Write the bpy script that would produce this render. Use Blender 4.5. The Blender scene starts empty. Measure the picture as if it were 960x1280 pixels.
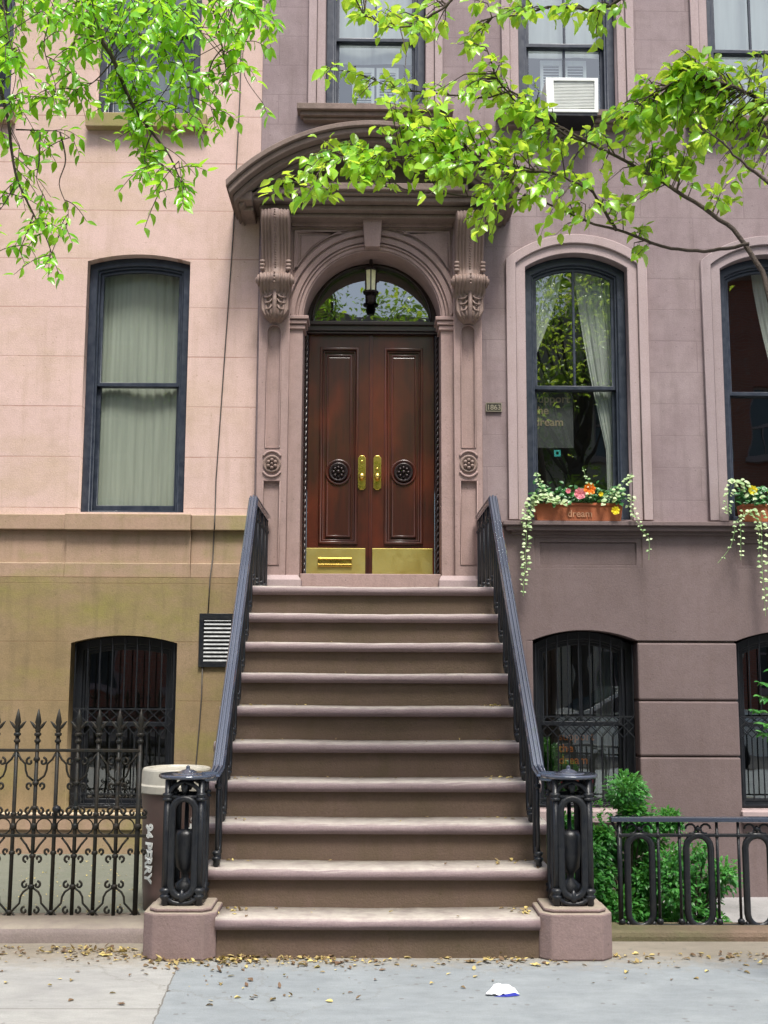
import bpy, bmesh, math, random
from mathutils import Vector, Matrix
random.seed(7)
PI = math.pi
R_ = math.radians
sc = bpy.context.scene
COL = sc.collection

# ------------------------------------------------------------------ camera model
F, PITCH, YAW, ROLL, CX, CH = 1420.4, .135844, .0125096, .00413825, -.038234, 1.54506
cy_, sy_, cp_, sp_ = math.cos(YAW), math.sin(YAW), math.cos(PITCH), math.sin(PITCH)
FW = Vector((sy_*cp_, cy_*cp_, sp_)); RT = Vector((cy_, -sy_, 0)); UP = RT.cross(FW)
c_, s_ = math.cos(ROLL), math.sin(ROLL)
RT, UP = c_*RT + s_*UP, c_*UP - s_*RT
def at(px, py, Y):
    d = FW + RT*((px-480)/F) - UP*((py-640)/F)
    return Vector((CX, 0, CH)) + d*(Y/d.y)
def wx(px, py, Y): return at(px, py, Y).x
def wz(px, py, Y): return at(px, py, Y).z
def gnd(px, py, z=0.0):
    d = FW + RT*((px-480)/F) - UP*((py-640)/F)
    return Vector((CX, 0, CH)) + d*((z-CH)/d.z)

# ------------------------------------------------------------------ materials
def newmat(name):
    m = bpy.data.materials.new(name); m.use_nodes = True
    nt = m.node_tree; b = nt.nodes['Principled BSDF']
    return m, nt, b
def N(nt, t, **kw):
    n = nt.nodes.new(t)
    for k, v in kw.items(): setattr(n, k, v)
    return n
def noise(nt, scale, detail=4, rough=.6, vec=None, dist=0):
    n = N(nt, 'ShaderNodeTexNoise'); n.inputs['Scale'].default_value = scale
    n.inputs['Detail'].default_value = detail; n.inputs['Roughness'].default_value = rough
    n.inputs['Distortion'].default_value = dist
    if vec: nt.links.new(vec, n.inputs['Vector'])
    return n
def ramp(nt, fac, stops):
    r = N(nt, 'ShaderNodeValToRGB'); nt.links.new(fac, r.inputs[0])
    while len(r.color_ramp.elements) < len(stops): r.color_ramp.elements.new(.5)
    for e, (p, c) in zip(r.color_ramp.elements, stops):
        e.position = p; e.color = (c, c, c, 1) if not isinstance(c, (tuple, list)) else (*c, 1)
    return r.outputs[0]
def mix(nt, fac, a, b, mode='MIX'):
    m = N(nt, 'ShaderNodeMix', data_type='RGBA', blend_type=mode)
    for s, v in ((m.inputs[0], fac), (m.inputs[6], a), (m.inputs[7], b)):
        if isinstance(v, (int, float)): s.default_value = v
        elif isinstance(v, tuple): s.default_value = (*v, 1)
        else: nt.links.new(v, s)
    return m.outputs[2]
def mapping(nt, scale=(1,1,1), loc=(0,0,0), rot=(0,0,0)):
    g = N(nt, 'ShaderNodeNewGeometry'); mp = N(nt, 'ShaderNodeMapping')
    nt.links.new(g.outputs['Position'], mp.inputs[0])
    mp.inputs['Location'].default_value = loc; mp.inputs['Rotation'].default_value = rot; mp.inputs['Scale'].default_value = scale
    return mp.outputs[0]
def stone(name, base, alt, rough=.85, grime=(.12,.10,.08), gamt=.35, streak=.3, bump=.25, fine=90, patch=None, pamt=0, joints=None, spec=.3, big=1.3, dust=None):
    m, nt, b = newmat(name)
    P = mapping(nt)
    n1 = noise(nt, big, 5, .6, P)
    col = mix(nt, ramp(nt, n1.outputs[0], [(.35, 0), (.68, 1)]), base, alt)
    if patch:
        n5 = noise(nt, 1.1, 5, .65, mapping(nt, (.8,.8,1.5), (3.3,0,7.7)))
        f = N(nt, 'ShaderNodeMath', operation='MULTIPLY'); f.inputs[1].default_value = pamt
        nt.links.new(ramp(nt, n5.outputs[0], [(.48, 0), (.66, 1)]), f.inputs[0])
        col = mix(nt, f.outputs[0], col, patch)
    n2 = noise(nt, 6.5, 6, .7, P)
    f2 = N(nt, 'ShaderNodeMath', operation='MULTIPLY'); f2.inputs[1].default_value = gamt
    nt.links.new(ramp(nt, n2.outputs[0], [(.45, 0), (.8, 1)]), f2.inputs[0])
    col = mix(nt, f2.outputs[0], col, grime)
    n3 = noise(nt, 3.0, 5, .6, mapping(nt, (4, 4, .35)))
    f3 = N(nt, 'ShaderNodeMath', operation='MULTIPLY'); f3.inputs[1].default_value = streak
    nt.links.new(ramp(nt, n3.outputs[0], [(.5, 0), (.78, 1)]), f3.inputs[0])
    col = mix(nt, f3.outputs[0], col, grime)
    n4 = noise(nt, fine, 3, .7, P)
    col = mix(nt, .5, col, ramp(nt, n4.outputs[0], [(.25, .72), (.75, 1.25)]), 'MULTIPLY')
    vp_ = N(nt, 'ShaderNodeTexVoronoi'); vp_.inputs['Scale'].default_value = 11; nt.links.new(P, vp_.inputs['Vector'])
    ad = N(nt, 'ShaderNodeMath', operation='MULTIPLY_ADD'); nt.links.new(n4.outputs[0], ad.inputs[0]); ad.inputs[1].default_value = .12; nt.links.new(vp_.outputs['Distance'], ad.inputs[2])
    col = mix(nt, ramp(nt, ad.outputs[0], [(.115, .45), (.15, 0)]), col, tuple(c*.8 for c in grime))
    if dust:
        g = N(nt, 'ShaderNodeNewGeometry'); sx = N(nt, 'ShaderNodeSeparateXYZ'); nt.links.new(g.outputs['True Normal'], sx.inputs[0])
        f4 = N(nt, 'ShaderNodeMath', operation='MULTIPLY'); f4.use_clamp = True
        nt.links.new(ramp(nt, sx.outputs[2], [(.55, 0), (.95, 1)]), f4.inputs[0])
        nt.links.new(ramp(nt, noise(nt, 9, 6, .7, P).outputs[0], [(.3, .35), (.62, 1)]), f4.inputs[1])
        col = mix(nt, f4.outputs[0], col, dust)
    hgt = N(nt, 'ShaderNodeMath', operation='ADD'); nt.links.new(n4.outputs[0], hgt.inputs[0])
    ml = N(nt, 'ShaderNodeMath', operation='MULTIPLY'); ml.inputs[1].default_value = 1.6
    nt.links.new(n2.outputs[0], ml.inputs[0]); nt.links.new(ml.outputs[0], hgt.inputs[1])
    h = hgt.outputs[0]
    if joints:
        bw, rh, z0, mort, jc, jf = joints
        vec = mapping(nt, (1, 1, 1), (0, 0, 0))
        sp = N(nt, 'ShaderNodeSeparateXYZ'); nt.links.new(vec, sp.inputs[0])
        az = N(nt, 'ShaderNodeMath', operation='SUBTRACT'); az.inputs[1].default_value = z0 - 20*rh; nt.links.new(sp.outputs[2], az.inputs[0])
        ax = N(nt, 'ShaderNodeMath', operation='ADD'); ax.inputs[1].default_value = 40.33; nt.links.new(sp.outputs[0], ax.inputs[0])
        cb = N(nt, 'ShaderNodeCombineXYZ'); nt.links.new(ax.outputs[0], cb.inputs[0]); nt.links.new(az.outputs[0], cb.inputs[1])
        br = N(nt, 'ShaderNodeTexBrick'); nt.links.new(cb.outputs[0], br.inputs['Vector'])
        br.inputs['Scale'].default_value = 1; br.inputs['Mortar Size'].default_value = mort; br.inputs['Mortar Smooth'].default_value = .3
        br.inputs['Brick Width'].default_value = bw; br.inputs['Row Height'].default_value = rh; br.inputs['Bias'].default_value = 0
        br.inputs['Color1'].default_value = (.9,.9,.9,1); br.inputs['Color2'].default_value = (1.06,1.06,1.06,1); br.inputs['Mortar'].default_value = (1,1,1,1)
        col = mix(nt, .4 if bw < 10 else .25, col, br.outputs['Color'], 'MULTIPLY')
        jm = N(nt, 'ShaderNodeMath', operation='MULTIPLY'); jm.inputs[1].default_value = jf; nt.links.new(br.outputs['Fac'], jm.inputs[0])
        jn = N(nt, 'ShaderNodeMath', operation='MULTIPLY'); nt.links.new(jm.outputs[0], jn.inputs[0])
        nt.links.new(ramp(nt, noise(nt, 2.2, 4, .6, P).outputs[0], [(.35, .35), (.6, 1)]), jn.inputs[1])
        col = mix(nt, jn.outputs[0], col, jc)
        sb = N(nt, 'ShaderNodeMath', operation='MULTIPLY_ADD'); nt.links.new(br.outputs['Fac'], sb.inputs[0]); sb.inputs[1].default_value = -1.5; nt.links.new(h, sb.inputs[2]); h = sb.outputs[0]
    bp = N(nt, 'ShaderNodeBump'); bp.inputs['Strength'].default_value = bump; bp.inputs['Distance'].default_value = .012
    nt.links.new(h, bp.inputs['Height']); nt.links.new(bp.outputs[0], b.inputs['Normal'])
    nt.links.new(col, b.inputs['Base Color']); b.inputs['Roughness'].default_value = rough
    b.inputs['Specular IOR Level'].default_value = spec
    return m
def paint(name, col, rough=.4, metal=0, var=.3, bump=.1, alt=None, scale=25, coat=0, spec=.5):
    m, nt, b = newmat(name); P = mapping(nt)
    n = noise(nt, scale, 5, .65, P)
    a2 = alt or tuple(c*(1-var) for c in col)
    nt.links.new(mix(nt, ramp(nt, n.outputs[0], [(.35, 0), (.7, 1)]), col, a2), b.inputs['Base Color'])
    nt.links.new(ramp(nt, n.outputs[0], [(.3, rough*.8), (.75, min(1, rough*1.35))]), b.inputs['Roughness'])
    b.inputs['Metallic'].default_value = metal; b.inputs['Coat Weight'].default_value = coat; b.inputs['Specular IOR Level'].default_value = spec
    bp = N(nt, 'ShaderNodeBump'); bp.inputs['Strength'].default_value = bump; bp.inputs['Distance'].default_value = .004
    nt.links.new(n.outputs[0], bp.inputs['Height']); nt.links.new(bp.outputs[0], b.inputs['Normal'])
    return m
def leafmat(name, c1, c2, trans=.45, rough=.4, spec=.5):
    m, nt, b = newmat(name)
    a = N(nt, 'ShaderNodeAttribute'); a.attribute_name = 'tint'
    col = mix(nt, a.outputs['Fac'], c1, c2)
    nt.links.new(col, b.inputs['Base Color']); b.inputs['Roughness'].default_value = rough
    b.inputs['Specular IOR Level'].default_value = spec
    t = N(nt, 'ShaderNodeBsdfTranslucent')
    nt.links.new(mix(nt, .5, col, (min(1, c2[0]*2.2), min(1, c2[1]*1.7), c2[2])), t.inputs['Color'])
    ms = N(nt, 'ShaderNodeMixShader'); ms.inputs[0].default_value = trans
    nt.links.new(b.outputs[0], ms.inputs[1]); nt.links.new(t.outputs[0], ms.inputs[2])
    nt.links.new(ms.outputs[0], nt.nodes['Material Output'].inputs['Surface'])
    return m
def glassmat(name, ior=1.7, tint=(.85,.9,.88), wave=.012):
    m, nt, b = newmat(name); nt.nodes.remove(b)
    lw = N(nt, 'ShaderNodeLayerWeight'); lw.inputs[0].default_value = .5
    pw = N(nt, 'ShaderNodeMath', operation='POWER'); nt.links.new(lw.outputs['Facing'], pw.inputs[0]); pw.inputs[1].default_value = 5
    f0 = ((ior-1)/(ior+1))**2
    fr = N(nt, 'ShaderNodeMath', operation='MULTIPLY_ADD'); nt.links.new(pw.outputs[0], fr.inputs[0]); fr.inputs[1].default_value = 1-f0; fr.inputs[2].default_value = f0
    gl = N(nt, 'ShaderNodeBsdfGlossy'); gl.inputs['Roughness'].default_value = .01; gl.inputs['Color'].default_value = (.95,1,.98,1)
    tr = N(nt, 'ShaderNodeBsdfTransparent'); tr.inputs[0].default_value = (*tint, 1)
    bp = N(nt, 'ShaderNodeBump'); bp.inputs['Strength'].default_value = 1; bp.inputs['Distance'].default_value = wave
    nt.links.new(noise(nt, 3.5, 1, .4, mapping(nt, (1, 1, .7))).outputs[0], bp.inputs['Height'])
    nt.links.new(bp.outputs[0], gl.inputs['Normal'])
    ms = N(nt, 'ShaderNodeMixShader'); nt.links.new(fr.outputs[0], ms.inputs[0]); nt.links.new(tr.outputs[0], ms.inputs[1]); nt.links.new(gl.outputs[0], ms.inputs[2])
    nt.links.new(ms.outputs[0], nt.nodes['Material Output'].inputs['Surface'])
    return m
def clothmat(name, col, trans=.35):
    m, nt, b = newmat(name)
    n = noise(nt, 14, 4, .6, mapping(nt, (1, 1, .05)))
    c = mix(nt, ramp(nt, n.outputs[0], [(.3, 0), (.7, 1)]), col, tuple(x*.75 for x in col))
    nt.links.new(c, b.inputs['Base Color']); b.inputs['Roughness'].default_value = .9
    t = N(nt, 'ShaderNodeBsdfTranslucent'); nt.links.new(c, t.inputs[0])
    ms = N(nt, 'ShaderNodeMixShader'); ms.inputs[0].default_value = trans
    nt.links.new(b.outputs[0], ms.inputs[1]); nt.links.new(t.outputs[0], ms.inputs[2])
    nt.links.new(ms.outputs[0], nt.nodes['Material Output'].inputs['Surface'])
    return m
def woodmat(name, c1, c2, c3):
    m, nt, b = newmat(name)
    g = noise(nt, 2.2, 8, .7, mapping(nt, (16, 16, .8)), .6)
    big = noise(nt, 1.6, 3, .5, mapping(nt, (2, 1, 1), (4, 0, 1)))
    col = mix(nt, ramp(nt, g.outputs[0], [(.3, 0), (.7, 1)]), c1, c2)
    col = mix(nt, ramp(nt, big.outputs[0], [(.42, 0), (.72, .8)]), col, c3)
    nt.links.new(col, b.inputs['Base Color']); b.inputs['Roughness'].default_value = .34
    b.inputs['Coat Weight'].default_value = .35; b.inputs['Coat Roughness'].default_value = .2
    bp = N(nt, 'ShaderNodeBump'); bp.inputs['Strength'].default_value = .12; bp.inputs['Distance'].default_value = .003
    nt.links.new(g.outputs[0], bp.inputs['Height']); nt.links.new(bp.outputs[0], b.inputs['Normal'])
    return m
def brickmat(name, c1, c2, mort):
    m, nt, b = newmat(name)
    g = N(nt, 'ShaderNodeNewGeometry'); sp = N(nt, 'ShaderNodeSeparateXYZ'); nt.links.new(g.outputs['Position'], sp.inputs[0])
    cb = N(nt, 'ShaderNodeCombineXYZ'); nt.links.new(sp.outputs[0], cb.inputs[0]); nt.links.new(sp.outputs[2], cb.inputs[1])
    br = N(nt, 'ShaderNodeTexBrick'); nt.links.new(cb.outputs[0], br.inputs[0])
    br.inputs['Scale'].default_value = 1; br.inputs['Brick Width'].default_value = .21; br.inputs['Row Height'].default_value = .07; br.inputs['Mortar Size'].default_value = .006
    br.inputs['Color1'].default_value = (*c1, 1); br.inputs['Color2'].default_value = (*c2, 1); br.inputs['Mortar'].default_value = (*mort, 1)
    nt.links.new(br.outputs[0], b.inputs['Base Color']); b.inputs['Roughness'].default_value = .9
    return m

Y0 = 9.90                       # facade plane
D1, TR, RISE, NTH, OV, SW = 6.3176, .24761, .215, .068, .045, .955
YT = D1 + 9*TR                   # front of the top nosing
ZT = 10*RISE

MS = {}
zj = wz(60, 570.6, Y0); rh = (wz(60, 383.4, Y0) - wz(60, 570.6, Y0))/3
MS['pink'] = stone('pink_stucco', (.57,.415,.37), (.52,.375,.325), grime=(.34,.25,.17), gamt=.38, streak=.34, bump=.2, joints=(60, rh, zj, .006, (.30,.17,.13), .75), patch=(.47,.35,.25), pamt=.6, big=.9)
MS['tan'] = stone('tan_stucco', (.235,.17,.083), (.275,.198,.12), grime=(.15,.115,.06), gamt=.55, streak=.6, big=.8, bump=.2, patch=(.22,.20,.055), pamt=.75, joints=(60, .50, wz(60, 802, Y0), .005, (.16,.10,.05), .6))
MS['tanband'] = stone('stained_band', (.315,.225,.15), (.35,.235,.17), grime=(.20,.16,.08), gamt=.5, streak=.55, bump=.2, patch=(.24,.225,.07), pamt=.85, dust=(.50,.45,.33))
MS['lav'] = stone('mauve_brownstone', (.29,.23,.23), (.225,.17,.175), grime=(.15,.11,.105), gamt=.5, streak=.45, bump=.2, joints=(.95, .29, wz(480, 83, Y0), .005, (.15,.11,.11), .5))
MS['lav2'] = stone('mauve_brownstone_plain_shaded', (.172,.130,.126), (.143,.107,.103), grime=(.12,.085,.075), gamt=.4, streak=.35, bump=.2)  # plain stone, base darkened a further step to carry shade low on the wall
MS['trim'] = stone('pale_brownstone_trim', (.385,.305,.30), (.335,.26,.255), grime=(.24,.18,.16), gamt=.25, streak=.3, bump=.15)
MS['trim2'] = stone('mauve_trim', (.315,.255,.255), (.27,.215,.215), grime=(.2,.15,.15), gamt=.35, streak=.35, bump=.2)
MS['case'] = stone('doorcase_brownstone', (.335,.235,.215), (.285,.205,.185), grime=(.15,.105,.085), gamt=.35, streak=.35, bump=.2)
MS['hood'] = stone('weathered_hood_stone', (.225,.168,.145), (.185,.138,.115), grime=(.09,.07,.05), gamt=.5, streak=.3, bump=.3, dust=(.18,.16,.13))
MS['carve'] = stone('carved_brownstone', (.24,.17,.145), (.19,.13,.105), grime=(.09,.06,.045), gamt=.4, streak=.3, bump=.25, rough=.6, spec=.4)
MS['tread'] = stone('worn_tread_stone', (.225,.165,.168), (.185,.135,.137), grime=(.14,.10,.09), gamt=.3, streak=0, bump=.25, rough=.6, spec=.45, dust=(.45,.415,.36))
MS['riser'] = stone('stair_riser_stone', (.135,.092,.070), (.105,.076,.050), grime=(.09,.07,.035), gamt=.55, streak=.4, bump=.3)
MS['ped'] = stone('pedestal_stone', (.25,.18,.17), (.21,.15,.14), grime=(.13,.10,.08), gamt=.35, streak=.25, bump=.3, dust=(.30,.26,.20))
MS['iron'] = paint('black_iron_paint', (.009,.011,.015), .36, 0, .4, .8, alt=(.020,.021,.022), scale=22, spec=.4)
MS['rail'] = paint('glossy_rail_paint', (.05,.065,.10), .26, .1, .1, .0, scale=2, spec=1, coat=1)
MS['fence'] = paint('weathered_iron', (.010,.014,.013), .5, 0, .4, .8, alt=(.035,.026,.016), scale=26, spec=.35)
MS['navy'] = paint('navy_window_paint', (.014,.020,.034), .38, 0, .3, .3, alt=(.028,.036,.052), scale=18)
MS['navyd'] = paint('dark_window_paint', (.008,.010,.014), .4, 0, .3, .3, scale=18)
MS['wood'] = woodmat('mahogany', (.019,.005,.003), (.050,.0095,.0045), (.125,.020,.006))
MS['woodd'] = woodmat('dark_frame_wood', (.012,.006,.005), (.022,.009,.007), (.030,.010,.008))
MS['brass'] = paint('polished_brass', (.74,.52,.13), .26, 1, .15, .0, alt=(.62,.47,.12), scale=14)
MS['brassp'] = paint('dull_kick_plate', (.52,.42,.12), .42, .85, .15, .12, alt=(.40,.36,.13), scale=6)
MS['bronze'] = paint('dark_bronze', (.030,.020,.020), .3, .3, .3, .2, scale=40)
MS['glass'] = glassmat('window_glass', 1.45, (.95,.97,.95), .001)
MS['glass2'] = glassmat('strong_reflecting_glass', 2.5, (.85,.88,.86), .0014)
MS['glass3'] = glassmat('mirror_dark_glass', 3.0, (.6,.62,.6), .0016)
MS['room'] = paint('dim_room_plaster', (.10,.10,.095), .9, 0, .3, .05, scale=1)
MS['curtain'] = clothmat('sheer_curtain', (.30,.33,.275), .12)
MS['white_cloth'] = clothmat('white_curtain', (.50,.53,.48), .12)
MS['blind'] = clothmat('louvre_shutter_paint', (.42,.46,.47), .1)
MS['greyblind'] = clothmat('grey_blind', (.14,.16,.19), .05)
MS['white'] = paint('white_enamel', (.72,.74,.70), .4, 0, .12, .1, scale=8)
MS['grey'] = paint('grey_plastic', (.16,.16,.16), .5)
MS['terra'] = stone('terracotta', (.40,.125,.055), (.33,.10,.045), grime=(.20,.09,.05), gamt=.4, streak=.3, bump=.15)
MS['cream'] = paint('cream_paint', (.48,.24,.13), .8)
MS['can'] = paint('bin_paint', (.20,.125,.11), .5, 0, .25, .2, alt=(.155,.115,.10), scale=6)
MS['lid'] = paint('bin_lid_plastic', (.47,.45,.38), .5, 0, .2, .1, scale=7)
MS['bark'] = stone('tree_bark', (.10,.075,.06), (.07,.055,.045), grime=(.04,.03,.025), gamt=.5, streak=.4, bump=.8, fine=50)
MS['leafR'] = leafmat('bright_round_leaves', (.11,.42,.02), (.48,.84,.09), .5, .27, .8)
MS['leafL'] = leafmat('hanging_elm_leaves', (.10,.44,.018), (.34,.76,.05), .5, .27, .8)
MS['leafO'] = leafmat('street_tree_leaves', (.06,.16,.015), (.20,.38,.04), .5, .5)
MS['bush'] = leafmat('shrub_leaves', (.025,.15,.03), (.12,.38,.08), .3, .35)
MS['ivy'] = leafmat('variegated_vine_leaves', (.20,.36,.13), (.52,.62,.36), .25, .45)
MS['dgreen'] = leafmat('dark_planter_leaves', (.018,.10,.022), (.06,.22,.06), .2, .35)
MS['pinkfl'] = leafmat('pink_petals', (.80,.22,.30), (.85,.42,.48), .3, .6)
MS['orangefl'] = leafmat('orange_petals', (.85,.17,.015), (.90,.30,.03), .3, .6)
MS['yellowfl'] = leafmat('yellow_petals', (.85,.66,.02), (.90,.80,.06), .3, .6)
MS['litter'] = leafmat('dry_leaves', (.13,.075,.045), (.60,.49,.18), .1, .7)
MS['paper'] = paint('white_paper', (.80,.80,.82), .8, 0, .05, .1, scale=20)
MS['blue'] = paint('blue_print', (.02,.03,.35), .6)
MS['poster'] = paint('dark_poster_card', (.045,.050,.048), .7, scale=3)
MS['orange_text'] = paint('orange_lettering', (.62,.22,.06), .7)
MS['brown_text'] = paint('tan_lettering', (.30,.235,.15), .7)
MS['red_text'] = paint('red_lettering', (.5,.03,.07), .7)
MS['teal'] = paint('teal_print', (.02,.33,.30), .6)
MS['plaque'] = paint('dark_plaque', (.06,.055,.045), .5, .5)
MS['plaqt'] = paint('plaque_relief', (.30,.27,.20), .5, .5)
MS['bulb'] = paint('amber_lantern_glass', (.95,.90,.50), .2, 0, .2, .1, coat=.6)
MS['wire'] = paint('cable_sheath', (.07,.06,.05), .7)
MS['louv'] = paint('grey_louvre_metal', (.24,.25,.25), .5, .2)
MS['asphalt'] = stone('asphalt', (.05,.05,.052), (.06,.06,.06), grime=(.03,.03,.03), gamt=.3, streak=0, bump=.4)
MS['kerb'] = stone('kerb_stone', (.27,.22,.20), (.22,.18,.165), grime=(.13,.11,.08), gamt=.5, streak=0, bump=.4, dust=(.33,.29,.23))
MS['mud'] = stone('earthy_kerb', (.20,.14,.10), (.15,.115,.08), grime=(.08,.07,.04), gamt=.5, streak=0, bump=.6, patch=(.09,.13,.04), pamt=.6)
MS['yard'] = stone('areaway_paving', (.125,.135,.10), (.10,.115,.08), grime=(.16,.20,.11), gamt=.4, streak=0, bump=.3, dust=(.15,.155,.125))
MS['yardR'] = stone('areaway_slab', (.30,.29,.29), (.26,.26,.25), grime=(.15,.15,.13), gamt=.35, streak=0, bump=.3)
MS['brickO'] = brickmat('red_brick_wall', (.36,.11,.07), (.28,.085,.055), (.30,.24,.2))
MS['brickP'] = brickmat('cream_painted_brick', (.55,.48,.40), (.50,.44,.37), (.45,.4,.34))
MS['owin'] = paint('far_window_glass', (.02,.03,.04), .06, 0, .1, 0, spec=.9)
MS['carpaint'] = paint('silver_white_car_paint', (.62,.65,.66), .22, .2, .05, 0, coat=.8)
MS['tyre'] = paint('tyre_rubber', (.02,.02,.02), .8)

# sidewalk : concrete flags, joints where the photograph has them
def sidewalkmat():
    m, nt, b = newmat('concrete_sidewalk')
    P = mapping(nt)
    a, c = gnd(222, 1205), gnd(190, 1280)
    k = (c.x-a.x)/(c.y-a.y)
    sp = N(nt, 'ShaderNodeSeparateXYZ'); nt.links.new(P, sp.inputs[0])
    w = noise(nt, 14, 4, .7, P)
    mm = N(nt, 'ShaderNodeMath', operation='MULTIPLY_ADD'); nt.links.new(sp.outputs[1], mm.inputs[0]); mm.inputs[1].default_value = -k; nt.links.new(sp.outputs[0], mm.inputs[2])
    wa = N(nt, 'ShaderNodeMath', operation='MULTIPLY_ADD'); nt.links.new(w.outputs[0], wa.inputs[0]); wa.inputs[1].default_value = .03; nt.links.new(mm.outputs[0], wa.inputs[2])
    d = N(nt, 'ShaderNodeMath', operation='SUBTRACT'); nt.links.new(wa.outputs[0], d.inputs[0]); d.inputs[1].default_value = a.x - k*a.y + .015
    side = ramp(nt, d.outputs[0], [(0, 0), (.01, 1)])
    n1 = noise(nt, 2.3, 6, .65, P)
    colL = mix(nt, ramp(nt, n1.outputs[0], [(.3, 0), (.7, 1)]), (.33,.33,.31), (.27,.27,.26))
    colR = mix(nt, ramp(nt, n1.outputs[0], [(.3, 0), (.7, 1)]), (.25,.275,.285), (.205,.228,.24))
    col = mix(nt, side, colL, colR)
    # brown dirt by the wall foot, with a ragged edge
    yn = N(nt, 'ShaderNodeMath', operation='MULTIPLY_ADD'); nt.links.new(w.outputs[0], yn.inputs[0]); yn.inputs[1].default_value = .55; nt.links.new(sp.outputs[1], yn.inputs[2])
    dm = N(nt, 'ShaderNodeMapRange'); dm.inputs[1].default_value = 6.38; dm.inputs[2].default_value = 6.72; dm.inputs[4].default_value = .8
    nt.links.new(yn.outputs[0], dm.inputs[0])
    col = mix(nt, dm.outputs[0], col, (.26,.22,.16))
    fine = noise(nt, 160, 3, .7, P)
    col = mix(nt, .6, col, ramp(nt, fine.outputs[0], [(.3, .75), (.7, 1.2)]), 'MULTIPLY')
    st = noise(nt, 28, 5, .8, P)
    col = mix(nt, ramp(nt, st.outputs[0], [(.66, 0), (.72, .5)]), col, (.12,.11,.09))
    vo = N(nt, 'ShaderNodeTexVoronoi'); vo.inputs['Scale'].default_value = 9; nt.links.new(P, vo.inputs['Vector'])
    col = mix(nt, ramp(nt, vo.outputs['Distance'], [(.10, .55), (.13, 0)]), col, (.13,.125,.12))
    vc = N(nt, 'ShaderNodeTexVoronoi', feature='DISTANCE_TO_EDGE'); vc.inputs['Scale'].default_value = .55
    wv = N(nt, 'ShaderNodeVectorMath', operation='MULTIPLY_ADD'); nt.links.new(noise(nt, 3, 6, .7, P).outputs['Color'], wv.inputs[0]); wv.inputs[1].default_value = (.5,.5,0); nt.links.new(P, wv.inputs[2])
    nt.links.new(wv.outputs[0], vc.inputs['Vector'])
    col = mix(nt, ramp(nt, vc.outputs['Distance'], [(.0, .35), (.004, 0)]), col, (.14,.13,.11))
    mot = noise(nt, 5, 7, .75, mapping(nt, (1, 2.2, 1), (5, 1, 0)))
    col = mix(nt, .8, col, ramp(nt, mot.outputs[0], [(.3, .78), (.68, 1.12)]), 'MULTIPLY')
    # joints
    def line(src, pos, wid):
        s1 = N(nt, 'ShaderNodeMath', operation='SUBTRACT'); nt.links.new(src, s1.inputs[0]); s1.inputs[1].default_value = pos
        ab = N(nt, 'ShaderNodeMath', operation='ABSOLUTE'); nt.links.new(s1.outputs[0], ab.inputs[0])
        lt = N(nt, 'ShaderNodeMath', operation='LESS_THAN'); nt.links.new(ab.outputs[0], lt.inputs[0]); lt.inputs[1].default_value = wid
        return lt.outputs[0]
    l1 = line(d.outputs[0], .003, .004)
    yl = gnd(100, 1261).y
    l2 = line(sp.outputs[1], yl, .0045)
    inv = N(nt, 'ShaderNodeMath', operation='SUBTRACT'); inv.inputs[0].default_value = 1; nt.links.new(side, inv.inputs[1])
    l2m = N(nt, 'ShaderNodeMath', operation='MULTIPLY'); nt.links.new(l2, l2m.inputs[0]); nt.links.new(inv.outputs[0], l2m.inputs[1])
    l3 = line(sp.outputs[1], 4.2, .005)
    s = N(nt, 'ShaderNodeMath', operation='MAXIMUM'); nt.links.new(l1, s.inputs[0]); nt.links.new(l2m.outputs[0], s.inputs[1])
    s2 = N(nt, 'ShaderNodeMath', operation='MAXIMUM'); nt.links.new(s.outputs[0], s2.inputs[0]); nt.links.new(l3, s2.inputs[1])
    sf = N(nt, 'ShaderNodeMath', operation='MULTIPLY'); nt.links.new(s2.outputs[0], sf.inputs[0]); sf.inputs[1].default_value = .75
    col = mix(nt, sf.outputs[0], col, (.10,.09,.075))
    nt.links.new(col, b.inputs['Base Color']); b.inputs['Roughness'].default_value = .85; b.inputs['Specular IOR Level'].default_value = .3
    bp = N(nt, 'ShaderNodeBump'); bp.inputs['Strength'].default_value = .4; bp.inputs['Distance'].default_value = .006
    hh = N(nt, 'ShaderNodeMath', operation='ADD'); nt.links.new(fine.outputs[0], hh.inputs[0]); nt.links.new(st.outputs[0], hh.inputs[1])
    nt.links.new(hh.outputs[0], bp.inputs['Height']); nt.links.new(bp.outputs[0], b.inputs['Normal'])
    return m
MS['walk'] = sidewalkmat()

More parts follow.
